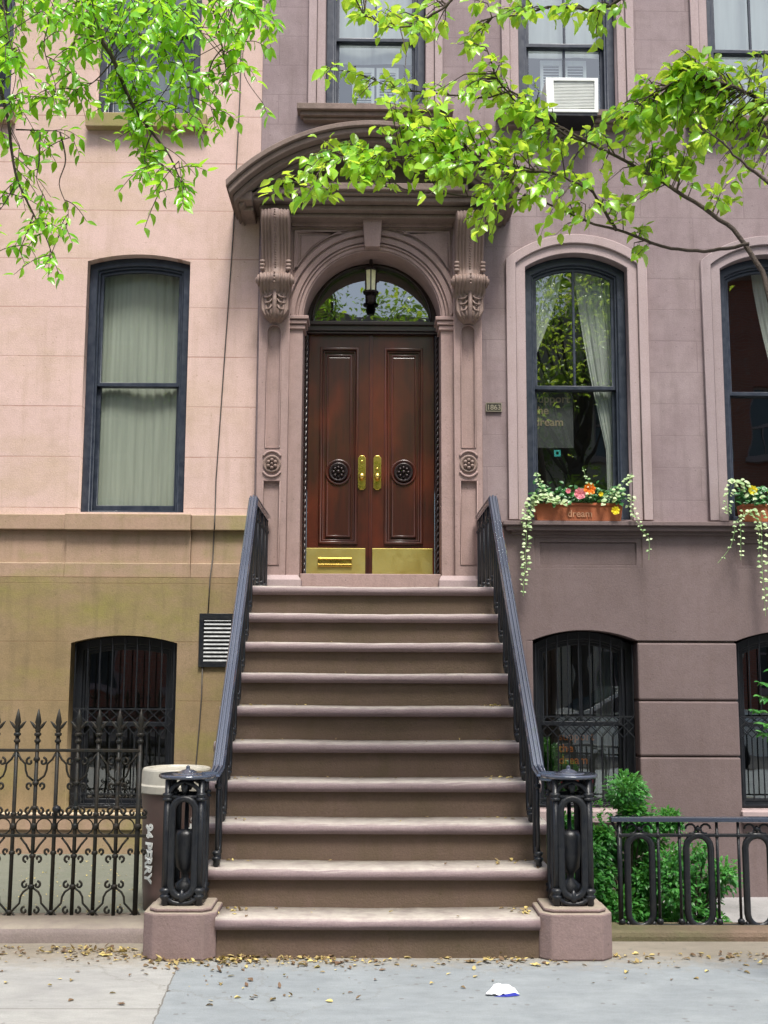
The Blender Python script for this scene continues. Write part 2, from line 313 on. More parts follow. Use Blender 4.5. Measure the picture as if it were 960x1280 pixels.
# ------------------------------------------------------------------ object helpers
def thing(name, label, cat, loc=(0,0,0), group=None):
    o = bpy.data.objects.new(name, None); COL.objects.link(o); o.location = loc; o.empty_display_size = .2
    o['label'] = label; o['category'] = cat
    if group: o['group'] = group
    return o
def tag(o, label, cat, group=None):
    o['label'] = label; o['category'] = cat
    if group: o['group'] = group
    return o
def link(name, me, mat, parent=None, smooth=False):
    me.name = name
    if mat is not None:
        me.materials.clear(); me.materials.append(MS[mat] if isinstance(mat, str) else mat)
    o = bpy.data.objects.new(name, me); COL.objects.link(o)
    if smooth:
        for p in me.polygons: p.use_smooth = True
    if parent is not None:
        o.parent = parent
        base = Vector((0,0,0)); q = parent
        while q is not None: base += Vector(q.location); q = q.parent
        me.transform(Matrix.Translation(-base))
    return o
class MB:
    def __init__(s): s.v = []; s.f = []; s.t = []
    def add(s, vs, fs, tint=None):
        b = len(s.v); s.v += [tuple(v) for v in vs]; s.f += [tuple(i+b for i in f) for f in fs]
        if tint is not None: s.t += [tint]*len(vs)
    def box(s, x0, x1, y0, y1, z0, z1):
        s.add([(x0,y0,z0),(x1,y0,z0),(x1,y1,z0),(x0,y1,z0),(x0,y0,z1),(x1,y0,z1),(x1,y1,z1),(x0,y1,z1)],
              [(0,3,2,1),(4,5,6,7),(0,1,5,4),(1,2,6,5),(2,3,7,6),(3,0,4,7)]); return s
    def tube(s, pts, r, n=6, cap=True, closed=False, flat=None):
        pts = [Vector(p) for p in pts]; m = len(pts)
        rs = r if isinstance(r, (list, tuple)) else [r]*m
        b = len(s.v); prev = None
        for i, p in enumerate(pts):
            if closed: t = pts[(i+1) % m] - pts[i-1]
            else: t = pts[min(i+1, m-1)] - pts[max(i-1, 0)]
            if t.length < 1e-9: t = Vector((0,0,1))
            t.normalize()
            if prev is None:
                a = Vector((0,1,0)) if abs(t.y) < .9 else Vector((1,0,0))
                u = (a - t*a.dot(t)).normalized()
            else:
                u = prev - t*prev.dot(t)
                u = u.normalized() if u.length > 1e-6 else prev
            prev = u; w = t.cross(u)
            ku, kw = flat or (1, 1)
            for k in range(n):
                a = 2*PI*k/n + PI/n
                s.v.append(tuple(p + (u*math.cos(a)*ku + w*math.sin(a)*kw)*rs[i]))
        for i in range(m if closed else m-1):
            for k in range(n):
                j = (i+1) % m
                s.f.append((b+i*n+k, b+i*n+(k+1) % n, b+j*n+(k+1) % n, b+j*n+k))
        if cap and not closed:
            s.f.append(tuple(b+k for k in range(n))[::-1]); s.f.append(tuple(b+(m-1)*n+k for k in range(n)))
        return s
    def lathe(s, prof, c=(0,0,0), n=20, axis='z', sx=1, sy=1):
        c = Vector(c); b = len(s.v)
        for (r, h) in prof:
            for k in range(n):
                a = 2*PI*k/n + (PI/n)
                if axis == 'z': q = (math.cos(a)*r*sx, math.sin(a)*r*sy, h)
                elif axis == 'y': q = (math.cos(a)*r*sx, h, math.sin(a)*r*sy)
                else: q = (h, math.cos(a)*r, math.sin(a)*r)
                s.v.append(tuple(c + Vector(q)))
        for i in range(len(prof)-1):
            for k in range(n): s.f.append((b+i*n+k, b+i*n+(k+1) % n, b+(i+1)*n+(k+1) % n, b+(i+1)*n+k))
        s.f.append(tuple(b+k for k in range(n))); s.f.append(tuple(b+(len(prof)-1)*n+k for k in range(n)))
        return s
    def prism_x(s, prof, x0, x1):     # prof: list of (y,z)
        n = len(prof); s.add([(x0,y,z) for y, z in prof] + [(x1,y,z) for y, z in prof],
            [(i, (i+1) % n, n+(i+1) % n, n+i) for i in range(n)] + [tuple(range(n))[::-1], tuple(range(n, 2*n))]); return s
    def prism_z(s, prof, z0, z1):     # prof: list of (x,y)
        n = len(prof); s.add([(x,y,z0) for x, y in prof] + [(x,y,z1) for x, y in prof],
            [(i, (i+1) % n, n+(i+1) % n, n+i) for i in range(n)] + [tuple(range(n))[::-1], tuple(range(n, 2*n))]); return s
    def mesh(s):
        me = bpy.data.meshes.new('m'); me.from_pydata(s.v, [], s.f); me.validate(); me.update()
        bm = bmesh.new(); bm.from_mesh(me)
        if not s.t: bmesh.ops.recalc_face_normals(bm, faces=bm.faces)
        bm.to_mesh(me); bm.free()
        if s.t:
            a = me.attributes.new('tint', 'FLOAT', 'POINT'); a.data.foreach_set('value', s.t[:len(me.vertices)])
        return me
    def build(s, name, mat, parent=None, smooth=False, bevel=0):
        o = link(name, s.mesh(), mat, parent, smooth)
        if bevel:
            md = o.modifiers.new('bevel', 'BEVEL'); md.width = bevel; md.segments = 2; md.limit_method = 'ANGLE'; md.angle_limit = R_(40)
        return o
def box(name, mat, parent, x0, x1, y0, y1, z0, z1, bevel=.004):
    return MB().box(x0, x1, y0, y1, z0, z1).build(name, mat, parent, bevel=bevel)
def plate_mesh(outline, holes, yf, yb, bevel=0, res=1):
    cu = bpy.data.curves.new('c', 'CURVE'); cu.dimensions = '2D'; cu.fill_mode = 'BOTH'
    cu.extrude = max(0, (yb-yf)/2 - bevel); cu.bevel_depth = bevel; cu.bevel_resolution = res; cu.offset = -bevel
    for lp in [outline] + list(holes):
        sp = cu.splines.new('POLY'); sp.points.add(len(lp)-1)
        for p, (x, z) in zip(sp.points, lp): p.co = (x, z, 0, 1)
        sp.use_cyclic_u = True
    ob = bpy.data.objects.new('c', cu)
    me = bpy.data.meshes.new_from_object(ob)
    bpy.data.objects.remove(ob); bpy.data.curves.remove(cu)
    ym = (yf+yb)/2
    me.transform(Matrix(((1,0,0,0),(0,0,-1,ym),(0,1,0,0),(0,0,0,1))))
    return me
def pane(mat, parent, outline, y):        # one glass sheet facing the street
    me = plate_mesh(outline, [], y, y)
    bm = bmesh.new(); bm.from_mesh(me); bmesh.ops.remove_doubles(bm, verts=bm.verts, dist=1e-5)
    for f in bm.faces:
        f.normal_update()
        if f.normal.y > 0: f.normal_flip()
    bm.to_mesh(me); bm.free()
    return link('pane', me, mat, parent)
def plate(name, mat, parent, outline, holes, yf, yb, bevel=0, res=1):
    return link(name, plate_mesh(outline, holes, yf, yb, bevel, res), mat, parent)
def rect(x0, x1, z0, z1): return [(x0,z0),(x1,z0),(x1,z1),(x0,z1)]
def arcpts(x0, x1, zs, zc, n=20):
    a = (x1-x0)/2; s = zc-zs; cx = (x0+x1)/2
    if s < 1e-4: return [(x1, zs), (x0, zs)]
    Rr = (a*a+s*s)/(2*s); cz = zc-Rr; th = math.asin(min(1, a/Rr))
    if s > a: th = PI - th
    return [(cx + Rr*math.sin(th - 2*th*i/n), cz + Rr*math.cos(th - 2*th*i/n)) for i in range(n+1)]
def arch(x0, x1, z0, zs, zc, ins=0, insb=None, n=20):
    a = (x1-x0)/2; s = zc-zs
    if insb is None: insb = ins
    if s < 1e-4: return rect(x0+ins, x1-ins, z0+insb, zc-ins)
    Rr = (a*a+s*s)/(2*s); cz = zc-Rr; R2 = Rr-ins; a2 = a-ins
    zs2 = cz + (math.sqrt(max(0, R2*R2-a2*a2)))
    return [(x0+ins, z0+insb), (x1-ins, z0+insb)] + arcpts(x0+ins, x1-ins, zs2, zc-ins, n)
def textmesh(s, size, bold=0, ext=.001, align='LEFT'):
    cu = bpy.data.curves.new('t', 'FONT'); cu.body = s; cu.size = size; cu.extrude = ext; cu.offset = bold; cu.align_x = align
    ob = bpy.data.objects.new('t', cu); me = bpy.data.meshes.new_from_object(ob)
    bpy.data.objects.remove(ob); bpy.data.curves.remove(cu)
    me.transform(Matrix(((1,0,0,0),(0,0,-1,0),(0,1,0,0),(0,0,0,1))))
    return me
def joinmesh(meshes):
    bm = bmesh.new()
    for m in meshes: bm.from_mesh(m); bpy.data.meshes.remove(m)
    me = bpy.data.meshes.new('j'); bm.to_mesh(me); bm.free(); return me
def copy_thing(o, parent=None, loc=None):
    c = o.copy(); COL.objects.link(c)
    if parent is not None: c.parent = parent
    if loc is not None: c.location = loc
    for ch in list(o.children): copy_thing(ch, c)
    return c
def struct(o, label=None): o['kind'] = 'structure'; return o
def stuff(o): o['kind'] = 'stuff'; return o

# ------------------------------------------------------------------ ground
struct(MB().add([(-60,-60,-.6),(60,-60,-.6),(60,60,-.6),(-60,60,-.6)], [(0,1,2,3)]) or None) if False else None
g = MB(); g.add([(-400,-400,-.6),(400,-400,-.6),(400,400,-.6),(-400,400,-.6)], [(0,1,2,3)]); struct(g.build('ground', 'asphalt'))
struct(box('road', 'asphalt', None, -30, 30, -5.2, 2.3, -.5, -.14, 0))
YK = 6.68
sw = MB(); sw.box(-30, 30, 2.45, YK+.30, -.5, 0); sw.box(-30, -.98, YK+.30, Y0, -.5, -.004)
struct(sw.build('sidewalk', 'walk'))
struct(box('kerb', 'kerb', None, -30, 30, 2.3, 2.45, -.5, .0, .015))
struct(box('far_sidewalk', 'kerb', None, -30, 30, -9.0, -5.2, -.5, 0, .015))
struct(box('areaway_floor', 'yard', None, -8, -1.0, YK+.36, Y0-.02, -.003, .004, 0))
struct(box('sunken_areaway_floor', 'yardR', None, 1.0, 8, YK+.30, Y0, -.45, -.36, 0))
kb = MB(); n_k = 60
for i in range(n_k+1):
    x = -8+(8-1.245)*i/n_k; j = random.uniform(-.005,.005); k_ = random.uniform(-.004,.004)
    kb.v += [(x,YK+j,-.02),(x,YK+j+.004,.045+k_),(x,YK+.022+j,.074+k_),(x,YK+.06,.085+k_),(x,YK+.38,.087+k_),(x,YK+.38,-.02)]
for i in range(n_k):
    for j in range(5): kb.f.append((i*6+j, i*6+j+1, i*6+7+j, i*6+6+j))
kb.f += [tuple(range(6)), tuple(n_k*6+j for j in range(6))]
struct(kb.build('areaway_kerb', 'kerb', smooth=True))
kb = MB(); kb.box(1.30, 8, YK+.06, YK+.33, -.3, .055); struct(kb.build('earth_bank', 'mud', bevel=.03))

# ------------------------------------------------------------------ houses
XB = wx(324, 300, Y0)
left = thing('townhouse', 'pink stucco townhouse with tan stained basement left of the stoop', 'house', (-3, Y0, 0))
right = thing('brownstone_house', 'mauve brownstone house with arched hooded doorway and mahogany double doors', 'house', (2, Y0, 0))

def A(px0, px1, pyb, pys, pyc, Y=Y0, pxt=None):
    """opening from pixels: left/right at mid height, bottom, spring, crown"""
    return (px0, px1, pyb, pys, pyc)
def ox(pb, pt, yb, yt, Y=Y0):
    return (wx(pb, yb, Y) + wx(pt, yt, Y))/2
# left house openings
LW = dict(x0=ox(98,109,642,326), x1=ox(229.3,238,642,326), z0=wz(165,642,Y0), zs=wz(175,327,Y0), zc=wz(175,318,Y0))
LB = dict(x0=ox(87,88,1010,803), x1=ox(219,222,1010,803), z0=wz(155,1012,Y0), zs=wz(155,804,Y0), zc=wz(155,794.5,Y0))
LU = dict(x0=wx(121,100,Y0), x1=wx(250,100,Y0), z0=wz(185,141,Y0)); LU['zs'] = LU['zc'] = LU['z0']+2.1
LU2 = dict(x0=LU['x0']-1.72, x1=LU['x1']-1.72-.02, z0=LU['z0']); LU2['zs'] = LU2['zc'] = LU2['z0']+2.1
LW2 = {k: (v-1.72 if k in ('x0','x1') else v) for k, v in LW.items()}
LW2['x0'] -= .0; 
RW = dict(x0=ox(660,656,648,333), x1=ox(790,784,648,335), z0=wz(725,651,Y0), zs=wz(720,335,Y0), zc=wz(720,317,Y0))
dxw = wx(905,500,Y0) - RW['x0']
RW2 = dict(RW); RW2['x0'] += dxw; RW2['x1'] += dxw
RB = dict(x0=ox(668,665,950,810), x1=ox(799,796,950,810), z0=wz(730,1012,Y0), zs=wz(730,806,Y0), zc=wz(730,788,Y0))
dxb = wx(923,900,Y0) - RB['x0']
RB2 = dict(RB); RB2['x0'] += dxb; RB2['x1'] += dxb
RU = dict(x0=wx(407,80,Y0), x1=wx(532,80,Y0), z0=wz(470,138,Y0)); RU['zs'] = RU['zc'] = RU['z0']+2.1
RU2 = dict(x0=wx(648,80,Y0), x1=wx(771,80,Y0), z0=wz(700,145,Y0)); RU2['zs'] = RU2['zc'] = RU2['z0']+2.1
RU3 = dict(x0=wx(885,80,Y0), x1=wx(885,80,Y0)+RU2['x1']-RU2['x0'], z0=RU2['z0']-.04); RU3['zs'] = RU3['zc'] = RU3['z0']+2.1
def hole(o, **k): return arch(o['x0'], o['x1'], o['z0'], o['zs'], o['zc'], **k)

zband = wz(60, 644, Y0); ztan = wz(60, 702, Y0); TOP = 11.5
# pink upper wall
plate('wall', 'pink', left, rect(-8, XB, zband, TOP), [hole(LW, insb=.012, ins=0), hole(LW2, insb=.012, ins=0), hole(LU), hole(LU2)], Y0, Y0+.32)
# sill course, with the proud stretch under the window
zs1 = wz(60, 661, Y0-.1)
XL0 = -8; xw0, xw1 = wx(80,650,Y0-.12), wx(238,650,Y0-.12); XBL = wx(322, 650, Y0-.07)
box('sill_course', 'tanband', left, XL0, xw0, Y0-.07, Y0+.1, zs1, zband, .006)
box('sill_course', 'tanband', left, xw1, XB, Y0-.07, Y0+.1, zs1+.0, zband, .006)
box('window_sill', 'tanband', left, xw0+.001, xw1-.001, Y0-.105, Y0+.1, zs1-.006, zband+.004, .006)
zl1, zl2 = wz(60, 703, Y0-.06), wz(60, 721, Y0-.09)
box('apron_course', 'tanband', left, XL0, xw0+.004, Y0-.012, Y0+.2, zl1, zs1-.002, .002)
box('apron_course', 'tanband', left, xw0+.006, xw1-.006, Y0-.035, Y0+.2, zl1, zs1-.008, .002)
box('apron_course', 'tanband', left, xw1-.004, XB, Y0-.012, Y0+.2, zl1, zs1-.002, .002)
box('water_table', 'tanband', left, XL0, xw0, Y0-.05, Y0+.2, zl2, zl1-.001, .006)
box('water_table', 'tanband', left, xw0+.001, xw1-.001, Y0-.056, Y0+.2, zl2, zl1-.001, .006)
box('water_table', 'tanband', left, xw1, XB, Y0-.05, Y0+.2, zl2, zl1-.001, .006)
YTAN = Y0-.075
LBd = dict(LB)
plate('basement_wall', 'tan', left, rect(XL0, XB, -.1, zl2-.001), [hole(LBd)], YTAN, Y0+.32)
box('ledge_cap', 'tanband', left, XL0, XB, YTAN-.0, YTAN+.02, zl2-.012, zl2+.004, .002) if False else None
zp1, zp0 = wz(100,1017,YTAN-.1), wz(100,1038,YTAN-.1)
box('plinth', 'tanband', left, XL0, -1.02, YTAN-.12, YTAN-.001, zp0, zp1, .01)
box('plinth_base', 'tanband', left, XL0, -1.02, YTAN-.10, YTAN-.001, 0, zp0-.001, .005)
box('cornice', 'hood', left, XL0, XB-.002, Y0-.5, Y0+.3, TOP, TOP+.4, .02)
# upper sills
def sill(parent, px0, px1, py0, py1, Y, mat, proud=.1, name='window_sill'):
    x0, x1 = wx(px0, py0, Y-proud), wx(px1, py0, Y-proud)
    return box(name, mat, parent, x0, x1, Y-proud, Y+.12, wz((px0+px1)/2, py1, Y-proud), wz((px0+px1)/2, py0, Y-proud), .006)
sill(left, 107, 258, 141, 158, Y0, 'tanband', .09)
box('window_sill', 'tanband', left, LU2['x0']-.08, LU2['x1']+.06, Y0-.09, Y0+.12, LU['z0']-.13, LU['z0']-.002, .006)

# ---- windows
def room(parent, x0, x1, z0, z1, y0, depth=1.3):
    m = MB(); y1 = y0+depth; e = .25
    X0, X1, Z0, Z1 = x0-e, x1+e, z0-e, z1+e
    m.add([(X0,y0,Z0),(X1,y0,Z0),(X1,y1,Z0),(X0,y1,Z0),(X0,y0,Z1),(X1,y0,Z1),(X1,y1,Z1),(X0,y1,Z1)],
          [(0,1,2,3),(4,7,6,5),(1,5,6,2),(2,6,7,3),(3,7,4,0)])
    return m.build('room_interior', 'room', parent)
def curtain(parent, x0, x1, z0, z1, y, mat='curtain', folds=9, amp=.03, cut=None, name='curtain'):
    m = MB(); nx, nz = 80, 14; rnd = random.Random(int(x0*1000)+folds)
    ph = [rnd.uniform(0, 6.28) for _ in range(4)]
    for j in range(nz+1):
        for i in range(nx+1):
            u = i/nx; z = z0+(z1-z0)*j/nz; v = (z1-z)/(z1-z0)
            X = x0+(x1-x0)*u
            if cut: X = cut(u, v, x0, x1)
            yy = y + amp*math.sin(u*folds*2*PI+ph[0])*(.6+.4*math.sin(u*7+ph[1])) + amp*.5*math.sin(u*folds*4.3*PI+ph[2]) + .01*math.sin(v*5+u*9)
            m.v.append((X, yy, z))
    for j in range(nz):
        for i in range(nx):
            a = j*(nx+1)+i; m.f.append((a, a+1, a+nx+2, a+nx+1))
    return m.build(name, mat, parent, smooth=True)
def sashwin(parent, o, pymeet, mat='navy', fr=.075, sa=.042, rec=.09, glass='glass', munt_u=False, munt_l=False, Y=Y0, bot=.06, roomd=1.3, px=0):
    x0, x1, z0, zs, zc = o['x0'], o['x1'], o['z0'], o['zs'], o['zc']
    zm = pymeet
    w = plate('window', mat, parent, arch(x0, x1, z0, zs, zc, ins=.001), [arch(x0, x1, z0, zs, zc, ins=fr, insb=.03)], Y+rec, Y+rec+.09, .008)
    # inner bead
    i1 = arch(x0, x1, z0, zs, zc, ins=fr-.002, insb=.028)
    plate('bead', mat, w, i1, [arch(x0, x1, z0, zs, zc, ins=fr+.018, insb=.04)], Y+rec+.025, Y+rec+.05, .004)
    ax0, ax1 = x0+fr+.01, x1-fr-.01
    a = (x1-x0)/2
    # upper sash, closes at zm
    def clip(ins, zb):
        p = arch(x0, x1, z0, zs, zc, ins=ins); return [(p[0][0], zb), (p[1][0], zb)] + p[2:]
    plate('upper_sash', mat, w, clip(fr+.004, zm-.02), [clip(fr+.004+sa, zm+.018)], Y+rec+.052, Y+rec+.088, .005)
    plate('lower_sash', mat, w, rect(x0+fr+.004, x1-fr-.004, z0+.012, zm+.018), [rect(x0+fr+sa+.004, x1-fr-sa-.004, z0+.012+bot, zm-.02)], Y+rec+.092, Y+rec+.128, .005)
    pane(glass, w, clip(fr+.004+sa-.005, zm+.012), Y+rec+.069)
    pane(glass, w, rect(x0+fr+sa-.002, x1-fr-sa+.002, z0+bot, zm-.015), Y+rec+.109)
    if munt_u: box('muntin', mat, w, (x0+x1)/2-.011, (x0+x1)/2+.011, Y+rec+.055, Y+rec+.085, zm+.015, zc-fr-sa+.01, .003)
    if munt_l: box('muntin', mat, w, (x0+x1)/2-.011, (x0+x1)/2+.011, Y+rec+.095, Y+rec+.125, z0+bot, zm-.016, .003)
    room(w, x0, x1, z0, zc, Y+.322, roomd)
    return w
w = sashwin(left, LW, wz(170, 480, Y0+.12), glass='glass', bot=.085)
curtain(w, LW['x0']+.02, LW['x1']-.02, LW['z0'], LW['zc']-.02, Y0+.25, 'curtain', 10, .0055)
w = sashwin(left, LW2, wz(170, 480, Y0+.12), bot=.085)
curtain(w, LW2['x0']+.02, LW2['x1']-.02, LW2['z0'], LW2['zc']-.02, Y0+.25, 'curtain', 10, .0055)
w = sashwin(left, LU, LU['z0']+.86, glass='glass')
curtain(w, LU['x0']+.02, LU['x1']-.02, LU['z0']+.01, LU['zc']-.02, Y0+.245, 'greyblind', 3, .003, name='blind')
w = sashwin(left, LU2, LU2['z0']+.86, glass='glass')
w = sashwin(left, LB, wz(155, 905, Y0+.12), mat='navyd', Y=YTAN, rec=.14, glass='glass2')
room(w, LB['x0'], LB['x1'], LB['z0'], LB['zc'], Y0+.33) if False else None

def grille(parent, o, Y, mat, nb, px_top, lattice, zlat0, zlat1, zbot, frieze=True):
    x0, x1, z0, zs, zc = o['x0'], o['x1'], o['z0'], o['zs'], o['zc']
    m = MB(); a = (x1-x0)/2; s = zc-zs; Rr = (a*a+s*s)/(2*s); cz = zc-Rr; cx = (x0+x1)/2
    top = lambda x: cz+math.sqrt(max(0, Rr*Rr-(x-cx)**2)) - .012
    xa, xb = x0+.03, x1-.03
    xsn = [xa+(xb-xa)*i/nb for i in range(nb+1)]
    for i, x in enumerate(xsn):
        m.tube([(x, Y, zlat1 if lattice else z0), (x, Y, top(x))], .0065, 5)
        m.tube([(x, Y, zlat0), (x, Y, zbot)], .0065, 5)
    d = (xb-xa)/nb
    m.box(xa, xb, Y-.006, Y+.006, zlat1-.006, zlat1+.006)
    m.box(xa, xb, Y-.006, Y+.006, zbot-.006, zbot+.006)
    hh = (zlat1-zlat0)
    rows = 2
    for i in range(nb):
        xl, xr = xsn[i], xsn[i+1]; xm = (xl+xr)/2
        # criss-cross : diagonals spanning two bays
        m.tube([(xl, Y-.008, zlat0), (xr, Y-.008, zlat0+hh*.55)], .005, 4)
        m.tube([(xr, Y-.014, zlat0), (xl, Y-.014, zlat0+hh*.55)], .005, 4)
        m.tube([(xl, Y-.008, zlat0+hh*.55), (xr, Y-.008, zlat1)], .005, 4)
        m.tube([(xr, Y-.014, zlat0+hh*.55), (xl, Y-.014, zlat1)], .005, 4)
    if frieze:
        zf = z0+.03
        m.box(xa, xb, Y-.006, Y+.006, zf-.006, zf+.006)
        for i in range(nb):
            xm = (xsn[i]+xsn[i+1])/2; rr = min(d*.45, (zbot-zf)*.45)
            m.tube([(xm+rr*math.cos(t*PI/6), Y, (zbot+zf)/2+rr*math.sin(t*PI/6)) for t in range(12)], .0045, 4, closed=True)
    return m.build('grille', mat, parent)
grille(w, LB, YTAN+.05, 'iron', 8, 0, True, wz(155, 918, Y0), wz(155, 886, Y0), wz(155, 992, Y0))

# ---- right house walls
zsr = wz(720, 651, Y0-.1)
dx0, dx1 = wx(369,600,Y0), wx(561,600,Y0)
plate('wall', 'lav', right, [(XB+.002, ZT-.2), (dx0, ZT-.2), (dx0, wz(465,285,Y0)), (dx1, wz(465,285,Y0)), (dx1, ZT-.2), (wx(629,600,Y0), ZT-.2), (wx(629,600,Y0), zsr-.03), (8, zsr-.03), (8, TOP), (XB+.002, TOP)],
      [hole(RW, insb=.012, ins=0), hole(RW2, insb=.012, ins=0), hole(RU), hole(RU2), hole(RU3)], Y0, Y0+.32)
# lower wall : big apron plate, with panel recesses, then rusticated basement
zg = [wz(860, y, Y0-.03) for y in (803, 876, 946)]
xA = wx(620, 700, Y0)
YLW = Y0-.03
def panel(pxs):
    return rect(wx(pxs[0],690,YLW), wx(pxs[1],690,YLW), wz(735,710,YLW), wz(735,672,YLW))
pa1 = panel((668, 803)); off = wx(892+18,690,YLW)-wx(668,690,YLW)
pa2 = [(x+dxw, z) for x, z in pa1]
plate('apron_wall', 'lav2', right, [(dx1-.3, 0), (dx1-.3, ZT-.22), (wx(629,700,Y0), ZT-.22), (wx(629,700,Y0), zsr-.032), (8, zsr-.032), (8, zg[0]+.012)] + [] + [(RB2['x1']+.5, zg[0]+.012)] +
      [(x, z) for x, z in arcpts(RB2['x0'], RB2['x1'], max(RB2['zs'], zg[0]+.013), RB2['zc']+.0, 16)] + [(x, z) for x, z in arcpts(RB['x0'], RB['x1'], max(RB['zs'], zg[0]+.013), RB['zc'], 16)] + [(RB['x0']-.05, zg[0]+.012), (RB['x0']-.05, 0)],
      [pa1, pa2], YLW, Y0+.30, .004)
for pa in (pa1, pa2):
    xx0, xx1, zz0, zz1 = pa[0][0], pa[1][0], pa[0][1], pa[2][1]
    plate('apron_panel', 'lav2', right, rect(xx0-.001, xx1+.001, zz0-.001, zz1+.001), [rect(xx0+.05, xx1-.05, zz0+.03, zz1-.04)], YLW+.012, Y0+.25, .004)
    box('apron_panel', 'lav2', right, xx0+.051, xx1-.051, YLW+.028, Y0+.25, zz0+.031, zz1-.041, .003)
zbR = -.45
def rblocks(x0, x1):
    zt = zg[0]
    lv = [zg[0], zg[1], zg[2], zbR]
    for i in range(3):
        box('rusticated_block', 'lav2', right, x0, x1, YLW, Y0+.3, lv[i+1]+.006, lv[i]-.006, .014)
    box('block_joint', 'hood', right, x0+.012, x1-.012, YLW+.03, Y0+.28, zbR, zt+.01, 0)
rblocks(RB['x1']+.001, RB2['x0']-.001); rblocks(RB2['x1']+.001, RB2['x1']+.9)
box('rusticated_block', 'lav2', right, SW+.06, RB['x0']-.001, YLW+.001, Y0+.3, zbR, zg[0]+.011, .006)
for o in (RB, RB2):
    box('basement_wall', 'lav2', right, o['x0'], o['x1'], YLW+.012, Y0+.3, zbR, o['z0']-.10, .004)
    box('window_sill', 'trim', right, o['x0']-.02, o['x1']+.02, YLW-.05, Y0+.2, o['z0']-.099, o['z0']-.002, .008)
# sill cornice right (continuous), three fillets
xs0 = wx(629, 655, Y0-.12)
for (a, b, pr) in ((651, 656.5, .13), (656.7, 663, .10), (663.2, 668, .055)):
    box('sill_cornice', 'lav2', right, xs0+(.13-pr), 8, Y0-pr, Y0-.001 if pr != .13 else Y0+.12, wz(720, b, Y0-pr), wz(720, a, Y0-pr), .006)
box('cornice', 'hood', right, XB, 8, Y0-.55, Y0+.3, TOP+.001, TOP+.5, .02)

# window surrounds
def surround(o, w=.175, proud=.045, flat=False, mt='trim'):
    x0, x1, z0, zs, zc = o['x0'], o['x1'], o['z0'], o['zs'], o['zc']
    op = arch(x0, x1, z0, zs, zc)
    out = [(x0-w, z0+.002), (x1+w, z0+.002)] + (arcpts(x0-w, x1+w, zs+.07, zc+.17, 20) if not flat else [(x1+w, zc+w), (x0-w, zc+w)])
    inn = [(x0-w*.5, z0+.003), (x1+w*.5, z0+.003)] + (arcpts(x0-w*.5, x1+w*.5, zs+.03, zc+.085, 20) if not flat else [(x1+w*.5, zc+w*.5), (x0-w*.5, zc+w*.5)])
    # hole bottoms reach below the outline edge? keep thin bridge out by cutting the loop open
    def ring(o1, o2, yf, yb, bev, nm):
        # U-shaped strip: outline then inner reversed
        lp = [o1[1]] + o1[2:] + [o1[0]] + [o2[0]] + o2[2:][::-1] + [o2[1]]
        plate(nm, mt, right, lp, [], yf, yb, bev)
    ring(out, inn, Y0-proud, Y0-.001, .006, 'window_surround')
    ring(inn, op, Y0-proud*.45, Y0-.001, .004, 'window_surround')
surround(RW); surround(RW2, mt='trim2')
surround(RU, .16, .04, True); surround(RU2, .16, .04, True); surround(RU3, .16, .04, True)
for (p0, p1, y0_, Ww) in ((371, 567, 138, RU), (622, 795, 146, RU2), (862, 1040, 150, RU3)):
    zt = Ww['z0']; Yp = Y0
    x0, x1 = wx(p0, y0_, Y0-.13), wx(p1, y0_, Y0-.13)
    for (dz0, dz1, pr, ins) in ((-.062, -.002, .14, 0), (-.105, -.063, .105, .03), (-.135, -.106, .07, .055)):
        box('window_sill', 'hood', right, x0+ins, x1-ins, Y0-pr, Y0+(.12 if pr == .14 else -.001), zt+dz0, zt+dz1, .006)

def tied(u, v, x0, x1):   # curtain swept toward its own outer (right) side
    k = min(1, v/.72)
    inner = x0 + (x1-x0)*(.02 + .62*k**1.3)
    return inner + (x1-inner)*u
def tiedl(u, v, x0, x1):
    k = min(1, v/.6); inner = x1 - (x1-x0)*(.05+.80*k**1.3)
    return x0 + (inner-x0)*u
wR = sashwin(right, RW, wz(718, 484, Y0+.12), glass='glass2', munt_u=True)
xm = (RW['x0']+RW['x1'])/2
curtain(wR, xm+.02, RW['x1']-.015, RW['z0']+.01, RW['zc']-.06, Y0+.25, 'white_cloth', 6, .006, tied)
curtain(wR, RW['x0']+.015, xm-.05, RW['z0']+.8, RW['zc']-.06, Y0+.25, 'white_cloth', 5, .006, tiedl)
w = sashwin(right, RW2, wz(718, 490, Y0+.12), glass='glass2')
curtain(w, (RW2['x0']+RW2['x1'])/2-.1, RW2['x1']-.015, RW2['z0']+.01, RW2['zc']-.06, Y0+.25, 'white_cloth', 6, .006, tied)
def shutters(w, o, h, xs):
    for (a, b) in xs:
        m = MB(); z0, z1 = o['z0']+.03, o['z0']+h; y = Y0+.235
        m.box(a, a+.03, y, y+.02, z0, z1); m.box(b-.03, b, y, y+.02, z0, z1); m.box(a+.03, b-.03, y, y+.02, z0, z0+.05); m.box(a+.03, b-.03, y, y+.02, z1-.05, z1)
        z = z0+.06
        while z < z1-.06:
            m.add([(a+.03,y,z),(b-.03,y,z),(b-.03,y+.02,z+.022),(a+.03,y+.02,z+.022)], [(0,1,2,3)]); z += .028
        m.build('shutter', 'blind', w)
for o, mu in ((RU, 0), (RU2, 1), (RU3, 0)):
    w = sashwin(right, o, o['z0']+.78, glass='glass2', munt_u=True, munt_l=bool(mu))
    m_ = (o['x0']+o['x1'])/2
    shutters(w, o, .55 if mu == 0 else .68, ((m_-.22, m_-.01), (m_+.01, m_+.22)))
    curtain(w, o['x0']+.02, o['x1']-.02, o['z0']+(.60 if mu == 0 else .72), o['zc']-.02, Y0+.265, 'blind', 3, .003, name='blind')
